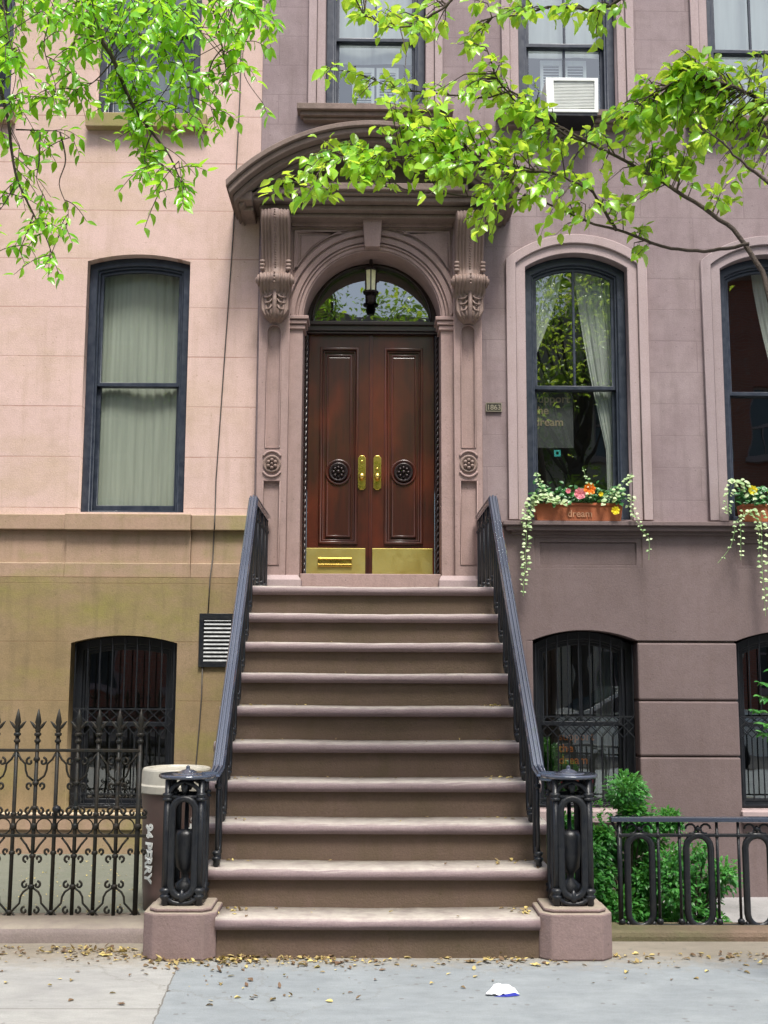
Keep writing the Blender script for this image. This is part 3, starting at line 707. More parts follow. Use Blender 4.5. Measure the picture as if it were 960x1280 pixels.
for o in (RB, RB2):
    w = sashwin(right, o, wz(730, 905, Y0+.12), mat='navyd', glass='glass3', munt_u=True, Y=YLW, rec=.17)
    grille(w, o, YLW+.07, 'iron', 9, 0, True, wz(730, 922, Y0), wz(730, 896, Y0), wz(730, 1000, Y0), False)
    curtain(w, o['x0']+.62, o['x0']+.78, o['z0'], o['zs'], Y0+.4, 'blind', 2, .01)

# ------------------------------------------------------------------ doorcase
ZL = ZT                                         # landing level
def pil(side):
    Yp = Y0-.14
    if side < 0: a, b = wx(321,560,Yp), wx(359.5,560,Yp)
    else: a, b = wx(568,560,Yp), wx(603.5,560,Yp)
    cx = (a+b)/2; w = b-a
    zt, zb = wz(465, 262, Yp), ZL
    # panels cut through the face plate
    u0, u1 = cx-.062, cx+.062
    zp = lambda y: wz(585 if side > 0 else 340, y, Yp)
    up = [(u0, zp(563)), (u1, zp(563))] + arcpts(u0, u1, zp(415), zp(407), 10)
    up = [(u0, zp(560)), (u1, zp(560))] + arcpts(u0, u1, zp(416), zp(406), 10)
    lo = [(u0-.01, zp(706)), (u1+.01, zp(706)), (u1+.01, zp(601)), (u0-.01, zp(601))]
    p = plate('pilaster', 'case', right, rect(a, b, zb+.001, zt), [up, lo], Yp, Yp+.05, .005)
    box('pilaster_core', 'case', p, a+.004, b-.004, Yp+.03, Y0+.05, zb+.001, zt-.002, 0)
    for q in (up, lo):      # raised fillet round each panel
        xs_ = [x for x, z in q]; zz = [z for x, z in q]
        c0 = ((min(xs_)+max(xs_))/2, (min(zz)+max(zz))/2)
        m = MB(); m.tube([(x, Yp-.002, z) for x, z in q], .0055, 6, closed=True); m.build('panel_moulding', 'case', p, smooth=True)
    zr = zp(580)
    m = MB()
    m.lathe([(.078,0),(.078,-.012),(.066,-.018),(.056,-.006),(.0,-.004)], (cx, Yp, zr), 28, 'y')
    for k in range(6):      # petals
        t = k*PI/3+PI/6; m.lathe([(.001,-.030),(.013,-.026),(.018,-.012),(.016,0)], (cx+.034*math.cos(t), Yp-.002, zr+.034*math.sin(t)), 10, 'y')
    m.lathe([(.001,-.038),(.010,-.034),(.013,-.02),(.012,0)], (cx, Yp, zr), 12, 'y')
    m.build('rosette', 'carve', p, smooth=True)
    for s in (1, -1):
        m = MB(); pts = [(cx+.083*math.cos(t), Yp-.006, zr+s*(.034+.078*math.sin(t))) for t in [R_(a_) for a_ in range(25, 156, 10)]]
        m.tube(pts, .0105, 6); m.build('hood_moulding', 'case', p, smooth=True)
    # base block
    xb0, xb1 = (a-.01, wx(376,730,Yp-.05)) if side < 0 else (wx(549,730,Yp-.05), b+.01)
    m = MB(); zc_ = wz(340, 718, Yp-.05)
    m.box(xb0, xb1, Yp-.055, Y0-.02, zb, zc_-.045)
    sg = 0.03
    m.add([(xb0,Yp-.055,zc_-.045),(xb1,Yp-.055,zc_-.045),(xb1,Y0-.02,zc_-.045),(xb0,Y0-.02,zc_-.045),
           (xb0+.02,Yp-.012,zc_),(xb1-.03,Yp-.012,zc_),(xb1-.03,Y0-.02,zc_),(xb0+.02,Y0-.02,zc_)], [(4,5,6,7),(0,1,5,4),(1,2,6,5),(3,0,4,7)])
    m.build('pilaster_base', 'trim', p, bevel=.004)
    return a, b
pL = pil(-1); pR = pil(1)
# jamb strips + arch surround (one plate, stadium hole)
YA = Y0-.085
acx = wx(465, 400, YA); ai0 = wx(379, 400, YA); ai1 = wx(551, 400, YA); ar = (ai1-ai0)/2; acx = (ai0+ai1)/2
zsp = wz(465, 401, YA); jt = wz(465, 284, YA)
oa0, oa1 = pL[1]-.01, pR[0]+.01
def semi(r, n=40, c=None, ry=None):
    return [(acx + r*math.cos(PI*i/n), zsp + (ry or r)*math.sin(PI*i/n)) for i in range(n+1)]
rise_k = (wz(465, 314, YA)-zsp)/ar
lp = [(oa0, ZL+.002), (oa0, jt), (oa1, jt), (oa1, ZL+.002), (acx+ar, ZL+.002)] + semi(ar, 40, ry=ar*rise_k) + [(acx-ar, ZL+.002)]
plate('arch_surround', 'case', right, lp, [], YA, Y0+.30, .004)
for (r0, r1, yf) in ((.012, .045, .012), (.045, .06, .028), (.075, .125, .016), (.14, .185, .030)):
    # mouldings as raised arc bands
    def aarc(rr):
        lim = min(1, (oa1-.004-acx)/rr); lim2 = min(1, (acx-oa0-.004)/rr); t0 = math.acos(lim); t1 = PI-math.acos(lim2)
        return [(acx+rr*math.cos(t0+(t1-t0)*i/40), min(zsp+rr*rise_k*math.sin(t0+(t1-t0)*i/40), jt-.008)) for i in range(41)]
    o1 = aarc(ar+r1); i1 = aarc(ar+r0)[::-1]
    plate('archivolt', 'case', right, o1+i1, [], YA-yf, YA-.001, .005)
# spandrel triangles: raised frame
for s in (-1, 1):
    xo = (oa0+.035 if s < 0 else oa1-.035); xi = acx+s*.22
    zt_, zb_ = jt-.035, jt-.30
    tri = [(xo, zt_), (xi, zt_)]
    k = 8
    R2 = ar+.20
    for i in range(k+1):
        x = xi+(xo-xi)*i/k; dd = (x-acx)/R2
        z = zsp + R2*rise_k*math.sqrt(max(0, 1-dd*dd)); tri.append((x, min(z+.02, zt_-.004)))
    gx_c = sum(x for x, z in tri[:2]+tri[-1:])/3; gz_c = sum(z for x, z in tri[:2]+tri[-1:])/3
    sc3 = lambda k: [(gx_c+(x-gx_c)*k, gz_c+(z-gz_c)*k) for x, z in tri]
    plate('spandrel_moulding', 'case', right, sc3(1.0), [sc3(.80)], YA-.020, YA+.001, .006)
    plate('spandrel_panel', 'case', right, sc3(.62), [], YA-.010, YA+.001, .005)
# impost capitals
for s in (-1, 1):
    xx = acx+s*ar
    for (dz, pr, h) in ((0, .05, .035), (-.04, .035, .035), (-.085, .02, .04)):
        a, b = (xx-.13, xx+pr) if s < 0 else (xx-pr, xx+.13)
        box('impost', 'case', right, a, b, YA-pr, Y0+.12, zsp+dz, zsp+dz+h-.002, .006)
# keystone
k0 = YA-.11
kz1, kz0 = wz(465, 268, k0), wz(465, 307, k0)
m = MB(); xa, xb = wx(453,270,k0), wx(478,270,k0); xc, xd = wx(456,305,k0), wx(475,305,k0)
m.add([(xc,k0+.02,kz0),(xd,k0+.02,kz0),(xd,YA-.002,kz0),(xc,YA-.002,kz0),(xa,k0,kz1),(xb,k0,kz1),(xb,YA-.002,kz1),(xa,YA-.002,kz1)],
      [(0,3,2,1),(4,5,6,7),(0,1,5,4),(1,2,6,5),(2,3,7,6),(3,0,4,7)])
ks = m.build('keystone', 'case', right, bevel=.006)
box('keystone_cap', 'case', ks, xa-.02, xb+.02, k0-.02, YA, kz1+.001, kz1+.04, .006)
# entablature bands above arch (z from y 284 up to 262)
zb = jt; xE0, xE1 = pL[1]+.0, pR[0]-.0
ytop = wz(465, 258, Y0-.2)
h = (ytop-zb)/4
for i, pr in enumerate((.10, .125, .15, .19)):
    box('architrave', 'case', right, xE0+.001, xE1-.001, Y0-pr, Y0+.02, zb+h*i+.001, zb+h*(i+1), .006)
# horizontal cornice
YC = Y0-.42
xc0, xc1 = wx(307, 240, YC), wx(630, 240, YC)
zc1, zc0 = wz(465, 235, YC), wz(465, 243, YC)
zback = wz(465, 262, Y0-.2)
steps = ((.42, zc0, zc1), (.36, None, None), (.27, None, None), (.21, None, None))
zlev = [zc0, zc0-.05, zc0-.10, min(ytop+.002, zc0-.14)]
ccx = (xc0+xc1)/2
box('hood_cornice', 'hood', right, xc0, xc1, Y0-.42, Y0-.001, zc0, zc1, .008)
for i, pr in enumerate((.385, .31, .24)):
    box('hood_cornice', 'hood', right, xc0+(.42-pr), xc1-(.42-pr), Y0-pr, Y0-.001, zlev[i+1]+.001, zlev[i]-.001, .012)
box('hood_cornice', 'hood', right, wx(383,235,YC-.03), wx(585,235,YC-.03), YC-.035, Y0-.001, zc1-.03, zc1+.035, .008)
# segmental hood : arc bands of falling projection
YH = Y0-.62
hx0, hx1 = wx(282, 222, YH), wx(650, 226, YH); hc = (hx0+hx1)/2; hzs = wz(282, 224, YH); hzc = wz(466, 150, YH)
a_ = (hx1-hx0)/2; s__ = hzc-hzs; HR = (a_*a_+s__*s__)/(2*s__); hcz = hzc-HR
def band(r1, r0, x_in1, x_in0, n=36):
    def arcR(Rr, xi):
        th = math.asin((a_-xi)/Rr)
        return [(hc + Rr*math.sin(th-2*th*i/n), hcz+Rr*math.cos(th-2*th*i/n)) for i in range(n+1)]
    return arcR(r1, x_in1) + arcR(r0, x_in0)[::-1]
plate('segmental_hood', 'hood', right, band(HR, HR-.045, 0, .004), [], YH, Y0-.001, .006)
plate('segmental_hood', 'hood', right, band(HR-.046, HR-.10, .012, .03), [], YH+.03, Y0-.001, .012, 2)
plate('segmental_hood', 'hood', right, band(HR-.101, HR-.15, .05, .06), [], YH+.11, Y0-.001, .012, 2)
plate('segmental_hood', 'hood', right, band(HR-.151, HR-.19, .09, .10), [], YH+.20, Y0-.001, .01, 2)
ty = [(xc0+.03, zc1)] + [(x, z) for x, z in [(hc + (HR-.17)*math.sin(t), hcz+(HR-.17)*math.cos(t)) for t in [-.62+1.24*i/20 for i in range(21)]] if z > zc1 and xc0+.03 < x < xc1-.03] + [(xc1-.03, zc1)]
plate('tympanum', 'hood', right, ty, [], Y0-.16, Y0-.001, .003)
# end scroll blocks carrying the arc ends onto the cornice
for s in (-1, 1):
    xe = hx0 if s < 0 else hx1
    xi = xc0 if s < 0 else xc1
    a, b = sorted((xe - s*.03, xi - s*.06))
    m = MB(); m.box(a+.02 if s < 0 else a, b if s < 0 else b-.02, YH+.16, Y0-.001, hzs-.115, hzs-.03); m.box(a+.06 if s < 0 else a, b if s < 0 else b-.06, YH+.30, Y0-.002, hzs-.155, hzs-.116)
    m.build('hood_return', 'hood', right, bevel=.012)

# consoles
def console(px0, px1):
    Yf = Y0-.141
    x0, x1 = wx(px0, 330, Yf-.1), wx(px1, 330, Yf-.1); cx = (x0+x1)/2; w = (x1-x0)/2
    Z = lambda y, p=.1: wz(345, y, Yf-p)
    prof = [(Z(262,.24), .255), (Z(267,.25), .275), (Z(274,.25), .265), (Z(284,.2), .22), (Z(300), .16), (Z(318), .115), (Z(332), .095), (Z(341), .10),
            (Z(343), .15), (Z(347), .185), (Z(352), .19), (Z(358), .165), (Z(364), .115), (Z(368), .085), (Z(376), .085), (Z(386), .092), (Z(393), .10), (Z(397), .07), (Z(400), .0)]
    m = MB(); nu = 33
    for j, (z, p) in enumerate(prof):
        leaf = z < Z(366)
        for i in range(nu):
            u = -1+2*i/(nu-1)
            ww = w*(1.0 if not leaf else max(.25, .97*(1-max(0, (Z(384)-z)/(Z(384)-Z(400)))**2*.65)))
            if z <= prof[8][0] and z >= prof[12][0]: ww = w*1.1
            fl = .012*math.cos(u*4.5*2*PI)*(1 if not leaf else 0) if abs(u) > .14 else .010
            fl += .010*math.cos(u*PI*1.0)
            if leaf: fl = .016*math.cos(u*3.2*PI)**2 + .03*(1-abs(u))
            edge = .0 if abs(u) < .999 else -.02
            m.v.append((cx+u*ww, Yf-max(0, p+fl+edge), z))
    for j in range(len(prof)-1):
        for i in range(nu-1):
            a = j*nu+i; m.f.append((a, a+1, a+nu+1, a+nu))
    b = len(m.v)       # sides back to the face
    for j, (z, p) in enumerate(prof):
        m.v.append((m.v[j*nu][0], Yf, z)); m.v.append((m.v[j*nu+nu-1][0], Yf, z))
    for j in range(len(prof)-1):
        m.f.append((j*nu, j*nu+nu, b+2*j+2, b+2*j)); m.f.append((j*nu+nu-1, b+2*j+1, b+2*j+3, (j+1)*nu+nu-1))
    c = m.build('console_bracket', 'carve', right, smooth=True)
    # beads down the centre
    m = MB()
    for k in range(22):
        t = k/21; yy = 272+62*t
        # interpolate projection
        z = Z(yy)
        for q in range(len(prof)-1):
            if prof[q][0] >= z >= prof[q+1][0]:
                f = (prof[q][0]-z)/(prof[q][0]-prof[q+1][0]+1e-9); p = prof[q][1]*(1-f)+prof[q+1][1]*f; break
        m.lathe([(.001,-.010),(.007,-.007),(.009,0)], (cx, Yf-p-.020, z), 8, 'y')
    for k in range(4): m.lathe([(.001,-.010),(.008,-.007),(.010,0)], (cx, Yf-.175-.03, Z(345+k*4)), 8, 'y')
    m.build('bead_row', 'carve', c, smooth=True)
    for s in (-1, 1):   # volutes & little rolls at the sides
        m = MB()
        m.lathe([(.001, 0), (.05, .0), (.055, s*.012), (.03, s*.02), (.028, s*.03), (.001, s*.034)], (cx+s*w*1.08, Yf-.13, Z(352)), 20, 'x')
        for k in range(3): m.lathe([(.012, -.022), (.018, -.012), (.018, .012), (.012, .022)], (cx+s*(w-.012), Yf-.125, Z(328+4.6*k)), 10, 'x')
        m.build('volute', 'carve', c, smooth=True)
    # acanthus lobes
    m = MB()
    for s in (-1, 1):
        for k, (yy, dx, L) in enumerate(((370, .05, .07), (377, .045, .07), (385, .035, .06))):
            z = Z(yy)
            pts = [(cx+s*(.015+.005*k), Yf-.125, z+.02), (cx+s*(.04), Yf-.13, z-.012), (cx+s*(.075), Yf-.115, z-.018), (cx+s*(.102-.012*k), Yf-.09, z-.004), (cx+s*(.098-.012*k), Yf-.08, z+.008)]
            m.tube(pts, [.006, .009, .0095, .009, .006], 6)
        z = Z(391)
        m.tube([(cx+s*(.068+.018*math.cos(t)), Yf-.095, z+.018*math.sin(t)) for t in [i*PI/5 for i in range(9)]], .006, 6)
    m.tube([(cx, Yf-.13, Z(364)), (cx, Yf-.14, Z(378)), (cx, Yf-.135, Z(392)), (cx, Yf-.10, Z(398))], [.016, .02, .018, .022], 8)
    m.build('acanthus_leaf', 'carve', c, smooth=True)
console(326.5, 362.5); console(569, 605)

# ------------------------------------------------------------------ entrance doors
YD = Y0+.26
zd0 = wz(465, 720.5, YD); zd1 = wz(465, 418, YD)
xd0, xd1, xdm = wx(384, 600, YD), wx(543, 600, YD), wx(463, 600, YD)
box('threshold', 'case', right, acx-ar+.002, acx+ar-.002, Y0-.06, YD+.1, ZL+.002, zd0-.003, .006)
# wood frame: jambs, transom bar, arched head with fanlight
fx0, fx1 = acx-ar-.02, acx+ar+.02
zt0, zt1 = wz(465, 417.5, YD-.03), wz(465, 402, YD-.05)
gx0, gx1 = wx(392.5, 400, YD+.04), wx(537, 400, YD+.04); gc = (gx0+gx1)/2; gr = (gx1-gx0)/2; gh = wz(465, 337, YD+.04)-zt1
fan = [(gc+gr*math.cos(PI*i/30), zt1+.004+gh*math.sin(PI*i/30)) for i in range(31)]
headout = [(fx0, zt1)] + [(fx1, zt1)] + [(acx+(ar+.02)*math.cos(PI*i/40), max(zt1, zsp+(ar*rise_k+.02)*math.sin(PI*i/40))) for i in range(41)]
df = plate('door_frame', 'woodd', right, headout, [fan], YD-.02, YD+.08, .006)
pane('glass3', df, [(gc+(gr+.01)*math.cos(PI*i/30), zt1-.002+(gh+.01)*math.sin(PI*i/30)) for i in range(31)], YD+.05)
m = MB(); m.tube([(gc+(gr+.012)*math.cos(PI*i/30), YD-.024, zt1+.004+(gh+.012)*math.sin(PI*i/30)) for i in range(31)], .011, 8); m.build('fan_moulding', 'woodd', df, smooth=True)
m = MB(); m.box(fx0, fx1, YD-.06, YD+.08, zt0+.02, zt1-.016); m.box(fx0, fx1, YD-.085, YD-.061, zt1-.04, zt1-.005); m.box(fx0, fx1, YD-.045, YD+.08, zt0-.002, zt0+.018)
m.build('transom_bar', 'woodd', df, bevel=.006)
box('jamb', 'woodd', df, fx0, xd0-.004, YD-.01, YD+.1, zd0, zt0, .004)
box('jamb', 'woodd', df, xd1+.004, fx1, YD-.01, YD+.1, zd0, zt0, .004)
for x in (xd0-.022, xd1+.022):
    m = MB()
    for ph in (0, PI, ):
        m.tube([(x+.009*math.cos(z*55+ph), YD-.03+.009*math.sin(z*55+ph), z) for z in [zd0+.0135*i for i in range(int((zt0-zd0)/.0135))]], .0105, 6)
    m.build('rope_moulding', 'woodd', df, smooth=True)
room(df, fx0, fx1, zd0+1.3, zsp+1.0, YD+.11, 1.8)
def door_leaf(x0, x1, pcx, slot):
    ex = lambda p: wx(p, 560, YD)
    ez = lambda y: wz(465, y, YD)
    w_o = (ex(447)-ex(399.5))/2
    px = ex(pcx)
    ho = rect(px-w_o, px+w_o, ez(680), ez(435.5))
    d = plate('door', 'wood', right, rect(x0, x1, zd0+.004, zd1-.003), [ho], YD, YD+.05, .004)
    box('door_panel', 'wood', d, px-w_o-.001, px+w_o+.001, YD+.022, YD+.04, ez(681), ez(434.5), 0)
    def frame(i0, i1, y0, y1, bev):
        plate('panel_moulding', 'wood', d, rect(px-w_o+i0, px+w_o-i0, ez(680)+i0, ez(435.5)-i0), [rect(px-w_o+i1, px+w_o-i1, ez(680)+i1, ez(435.5)-i1)], y0, y1, bev, 2)
    frame(-.004, .022, YD-.016, YD+.03, .010)
    frame(.024, .04, YD+.004, YD+.03, .006)
    box('raised_panel', 'wood', d, px-w_o+.062, px+w_o-.062, YD+.004, YD+.03, ez(672), ez(446), .014)
    frame(.060, .078, YD-.002, YD+.028, .007)
    # medallion
    zm = ez(590.5)
    m = MB(); m.lathe([(.118,YD+.02),(.118,YD-.006),(.108,YD-.012),(.10,YD-.004),(.001,YD-.003)], (px, 0, zm), 36, 'y')
    md = m.build('medallion', 'wood', d, smooth=True)
    m = MB(); m.lathe([(.088,YD-.004),(.086,YD-.020),(.076,YD-.026),(.066,YD-.012),(.03,YD-.01),(.001,YD-.01)], (px, 0, zm), 36, 'y')
    for k in range(8):
        t = k*PI/4; m.lathe([(.001,-.022),(.012,-.018),(.016,-.004),(.013,0)], (px+.042*math.cos(t), YD-.012, zm+.042*math.sin(t)), 10, 'y')
    m.lathe([(.001,YD-.055),(.012,YD-.052),(.018,YD-.040),(.012,YD-.026),(.016,YD-.01)], (px, 0, zm), 16, 'y')
    m.build('rose_boss', 'bronze', md, smooth=True)
    # brass
    kx0, kx1 = (ex(384)+.004, ex(457.5)) if slot else (ex(466), ex(540.5))
    kp = box('kick_plate', 'brassp', d, kx0, kx1, YD-.006, YD-.001, zd0+.006, ez(685.5), .002)
    if slot:
        sx0, sx1 = ex(399), ex(441); z0_, z1_ = ez(708.5), ez(697.5)
        m = MB(); m.box(sx0, sx1, YD-.012, YD-.0065, z0_, z1_); m.box(sx0, sx1, YD-.024, YD-.0125, z1_-.018, z1_-.004); m.box(sx0, sx1, YD-.024, YD-.0125, z0_+.002, z0_+.022)
        m.build('mail_slot', 'brass', kp, bevel=.003)
    hx = ex(452.5) if slot else ex(471.8)
    ou = []
    hw, z0_, z1_ = .036, ez(612.5), ez(569.5)
    for (fx, fz) in ((-.45,0),(.45,0),(.6,.02),(1,.05),(1,.93),(.75,.955),(.5,1),(-.5,1),(-.75,.955),(-1,.93),(-1,.05),(-.6,.02)):
        ou.append((hx+fx*hw, z0_+fz*(z1_-z0_)))
    es = plate('escutcheon', 'brass', d, ou, [], YD-.010, YD-.001, .004, 2)
    zk = ez(596.5)
    m = MB(); m.lathe([(.022,-.011),(.02,-.018),(.011,-.022),(.011,-.038),(.024,-.046),(.029,-.058),(.024,-.070),(.001,-.075)], (hx, YD, zk), 20, 'y'); m.build('door_knob', 'brass', es, smooth=True)
    m = MB(); m.lathe([(.012,-.010),(.012,-.015),(.001,-.016)], (hx, YD, ez(586 if not slot else 577)), 16, 'y')
    m.build('keyhole', 'brass', es, smooth=True)
    return d
door_leaf(xd0, xdm-.003, 423.3, True)
door_leaf(xdm+.003, xd1, 504.5, False)
box('astragal', 'wood', right, xdm-.014, xdm+.014, YD-.014, YD-.0015, zd0+.005, zd1-.004, .005)
# hanging lantern behind the fanlight
lx, lz = wx(463.5, 365, YD-.13), wz(463.5, 352, YD-.13)
lan = thing('hanging_lantern', 'small glass lantern hanging before the fanlight over the doors', 'lantern', (lx, YD-.13, lz))
m = MB(); m.lathe([(.045,-.10),(.052,.10)], (lx, YD-.13, lz), 6); m.build('lantern_glass', 'bulb', lan)
m = MB()
for k in range(6):
    t = PI/6+k*PI/3; m.tube([(lx+.05*math.cos(t), YD-.13+.05*math.sin(t), lz-.11), (lx+.058*math.cos(t), YD-.13+.058*math.sin(t), lz+.11)], .006, 5)
m.lathe([(.07,-.115),(.075,-.10),(.05,-.10)], (lx, YD-.13, lz), 12); m.lathe([(.055,.10),(.06,.112),(.02,.135),(.006,.32)], (lx, YD-.13, lz), 12)
m.lathe([(.035,-.20),(.05,-.15),(.03,-.115)], (lx, YD-.13, lz), 12)
m.build('lantern_cage', 'bronze', lan)

# ------------------------------------------------------------------ stoop
stoop = thing('stoop', 'ten step brownstone stoop with rounded nosings below the mahogany doors', 'stoop', (0, D1, 0))
PXL, PXR = wx(269,1190,6.33)-.004, wx(675,1190,6.33)+.004
for k in range(1, 11):
    yn = D1+(k-1)*TR; z = k*RISE; yb = yn+TR+OV+.0 if k < 10 else Y0-.001
    r = NTH/2-.002
    prof = [(yn+r+.004, z-NTH)] + [(yn+r - r*math.cos(t)*1.0, z-r-.002 - r*math.sin(t)) for t in [R_(90-18*i) for i in range(0)]]
    arc = [(yn+r-r*math.cos(R_(a)), z-NTH/2+ (NTH/2)*math.sin(R_(a))) for a in range(-80, 91, 17)]
    prof = [(yb, z-NTH)] + arc + [(yb, z)]
    m = MB()
    nseg = 24; X0, X1 = (-SW-.06, SW+.06) if k > 2 else ((PXL, PXR) if k == 1 else (-.965, .985))
    rr = random.Random(k)
    # slightly uneven, worn tread: several cross-sections along x
    secs = []
    for i in range(nseg+1):
        x = X0+(X1-X0)*i/nseg
        w_ = -.006*math.exp(-((x)/.45)**2) + rr.uniform(-.0012, .0012)
        secs.append([(x, y + (rr.uniform(-.0015, .0015) if y < yn+.06 else 0), zz + (w_ if zz > z-NTH+.02 else 0)) for y, zz in prof])
    n = len(prof); b = 0
    for sct in secs: m.v += sct
    for i in range(nseg):
        for j in range(n): m.f.append((i*n+j, i*n+(j+1) % n, (i+1)*n+(j+1) % n, (i+1)*n+j))
    m.f.append(tuple(range(n))[::-1]); m.f.append(tuple(range(nseg*n, nseg*n+n)))
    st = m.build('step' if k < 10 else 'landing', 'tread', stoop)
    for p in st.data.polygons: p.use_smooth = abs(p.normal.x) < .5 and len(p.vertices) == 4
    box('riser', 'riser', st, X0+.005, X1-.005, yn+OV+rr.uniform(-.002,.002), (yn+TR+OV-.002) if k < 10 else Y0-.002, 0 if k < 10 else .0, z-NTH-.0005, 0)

# stone pedestals
NY = 6.60
def pedestal(px0, px1, label):
    x0, x1 = wx(px0, 1190, 6.33), wx(px1, 1190, 6.33); y0 = 6.295; y1 = y0+(x1-x0)
    zt = wz(220, 1141, 6.32); c = .06
    def octo(i): return [(x0+c+i*.4, y0+i), (x1-c-i*.4, y0+i), (x1-i, y0+c+i*.4), (x1-i, y1-c-i*.4), (x1-c-i*.4, y1-i), (x0+c+i*.4, y1-i), (x0+i, y1-c-i*.4), (x0+i, y0+c+i*.4)]
    m = MB(); m.prism_z(octo(0), 0, zt)
    a, b = octo(.004), octo(.03)
    m.prism_z(octo(.028), zt+.0005, zt+.022)
    o = m.build('stone_pedestal', 'ped', bevel=.010)
    tag(o, label, 'pedestal', 'stone pedestals at the foot of the stoop')
    return (x0+x1)/2, (y0+y1)/2, zt+.022
pl = pedestal(177, 269, 'octagonal brownstone pedestal under the left iron newel beside the bin')
pr = pedestal(675, 767, 'octagonal brownstone pedestal under the right iron newel beside the shrub')

# iron railings with cage newels
def stad(cx, cz, hw, hh, n=8):     # stadium loop (u, z)
    return [(cx+hw*math.cos(PI*i/n), cz+hh-hw+hw*math.sin(PI*i/n)) for i in range(n+1)] + [(cx+hw*math.cos(PI+PI*i/n), cz-hh+hw+hw*math.sin(PI+PI*i/n)) for i in range(n+1)]
def collar(m, x, y, z, r, n=10, h=.02):
    m.lathe([(r*.55,-h),(r,-h*.5),(r,h*.5),(r*.55,h)], (x, y, z), n)
def railing(s, ped, label):
    cx, cy, zb = ped
    t = thing('stair_railing', label, 'railing', (cx, cy, zb), 'iron railings of the stoop')
    zt = wz(222 if s < 0 else 718, 969, cy)
    H = zt-zb; rp = .115
    # newel cage
    m = MB()
    for k in range(4):
        a = PI/4+k*PI/2; x, y = cx+rp*1.12*math.cos(a), cy+rp*1.12*math.sin(a)
        m.tube([(x, y, zb), (x, y, zt-.015)], .0175, 8)
        m.lathe([(.012,0),(.022,.01),(.02,.03),(.03,.045),(.03,.055),(.02,.06),(.032,.075),(.032,.085),(.018,.095)], (x, y, zb), 10)
        m.lathe([(.018,-.13),(.03,-.125),(.03,-.115),(.02,-.11),(.03,-.10),(.03,-.09),(.018,-.085)], (x, y, zt), 10)
    nw = m.build('newel', 'iron', t, smooth=True)
    m = MB(); m.lathe([(.10,-.016),(.152,-.012),(.160,-.004),(.160,.004),(.152,.010),(.09,.011),(.085,.016),(.05,.018),(.03,.03),(.012,.034),(.010,.05),(.002,.055)], (cx, cy, zt), 32)
    m.build('newel_cap', 'rail', nw, smooth=False, bevel=.002)
    for k in range(4):
        a = k*PI/2; u = Vector((math.cos(a), math.sin(a), 0)); n_ = Vector((-math.sin(a), math.cos(a), 0)); c = Vector((cx, cy, 0)) + n_*rp*.85
        m = MB()
        m.tube([c+u*q+Vector((0,0,z)) for q, z in stad(0, zb+.05+(H-.17)/2, 0.064, (H-.16)/2)], .018, 8, closed=True, flat=(1, 1.15))
        # arch above the loop and swag below
        m.tube([c+u*(.085*math.cos(PI*i/10))+Vector((0,0,zt-.105+.075*math.sin(PI*i/10))) for i in range(11)], .012, 6)
        m.tube([c+u*(.08*math.cos(PI*i/10))+Vector((0,0,zb+.05-.04*math.sin(PI*i/10))) for i in range(11)], .014, 6)
        m.tube([c+u*-.10+Vector((0,0,zt-.107)), c+u*.10+Vector((0,0,zt-.107))], .010, 6)
        for sg in (-1, 1):
            m.tube([c+u*sg*(.035+.02*math.cos(tt))+Vector((0,0,zb+.032+.02*math.sin(tt))) for tt in [i*PI/4 for i in range(8)]], .008, 5, closed=True)
        q = c+Vector((0,0,zb+.045)); m.lathe([(.004,-.035),(.022,-.015),(.022,.01),(.01,.03),(.004,.04)], q, 8)
        q = c+Vector((0,0,zt-.06)); m.lathe([(.004,-.03),(.018,-.01),(.022,.012),(.01,.03)], q, 8)
        m.build('loop_panel', 'iron', nw, smooth=True)
    m = MB(); m.lathe([(.03,.02),(.05,.05),(.055,.10),(.02,.13),(.025,.16),(.052,.19),(.060,.26),(.060,.36),(.052,.385),(.012,.39),(.010,H-.02)], (cx, cy, zb), 16)
    m.build('inner_urn', 'iron', nw, smooth=True)
    # handrail
    X = s*(SW-.005)
    pz1 = wz(317 if s < 0 else 616, 622, YT+.02); y1 = YT+.02
    xt = wx(317 if s < 0 else 616, 622, YT+.02)
    p0 = Vector((cx-s*.145, cy+.02, zt)); p1 = Vector((cx-s*.155, cy+.10, zt+.035)); p2 = Vector((xt, y1, pz1)); p3 = Vector((xt, Y0-.15, pz1))
    pa = [p0 + Vector((s*.06, -.05, 0)), p0, p1, p2, p3]
    m = MB()
    def sweep(off, hw, hh, dz):
        vs = []
        for i, p in enumerate(pa):
            tdir = (pa[min(i+1, 4)]-pa[max(i-1, 0)]).normalized(); sd = tdir.cross(Vector((0,0,1))).normalized(); up = sd.cross(tdir)
            c = p + sd*off + up*dz
            vs += [c-sd*hw-up*hh, c+sd*hw-up*hh, c+sd*hw*.7+up*hh, c-sd*hw*.7+up*hh]
        fs = []
        for i in range(4):
            for k in range(4): fs.append((i*4+k, i*4+(k+1) % 4, i*4+4+(k+1) % 4, i*4+4+k))
        fs += [(0,1,2,3), (16,17,18,19)]
        m.add(vs, fs)
    sweep(0, .037, .008, 0); sweep(-.022, .007, .005, .012); sweep(.022, .007, .005, .012); sweep(0, .009, .008, .014); sweep(0, .014, .012, -.020)
    m.build('handrail', 'rail', t, bevel=.002)
    def rz(y):
        if y <= p1.y: return p1.z
        if y >= p2.y: return p2.z
        return p1.z+(p2.z-p1.z)*(y-p1.y)/(p2.y-p1.y)
    def rx(y):
        f = min(1, max(0, (y-p1.y)/(p2.y-p1.y))); return p1.x+(p2.x-p1.x)*f
    ys = [D1+(k-1)*TR+.125 for k in range(2, 10)] + [YT+.12, YT+.46, YT+.80, YT+1.10]
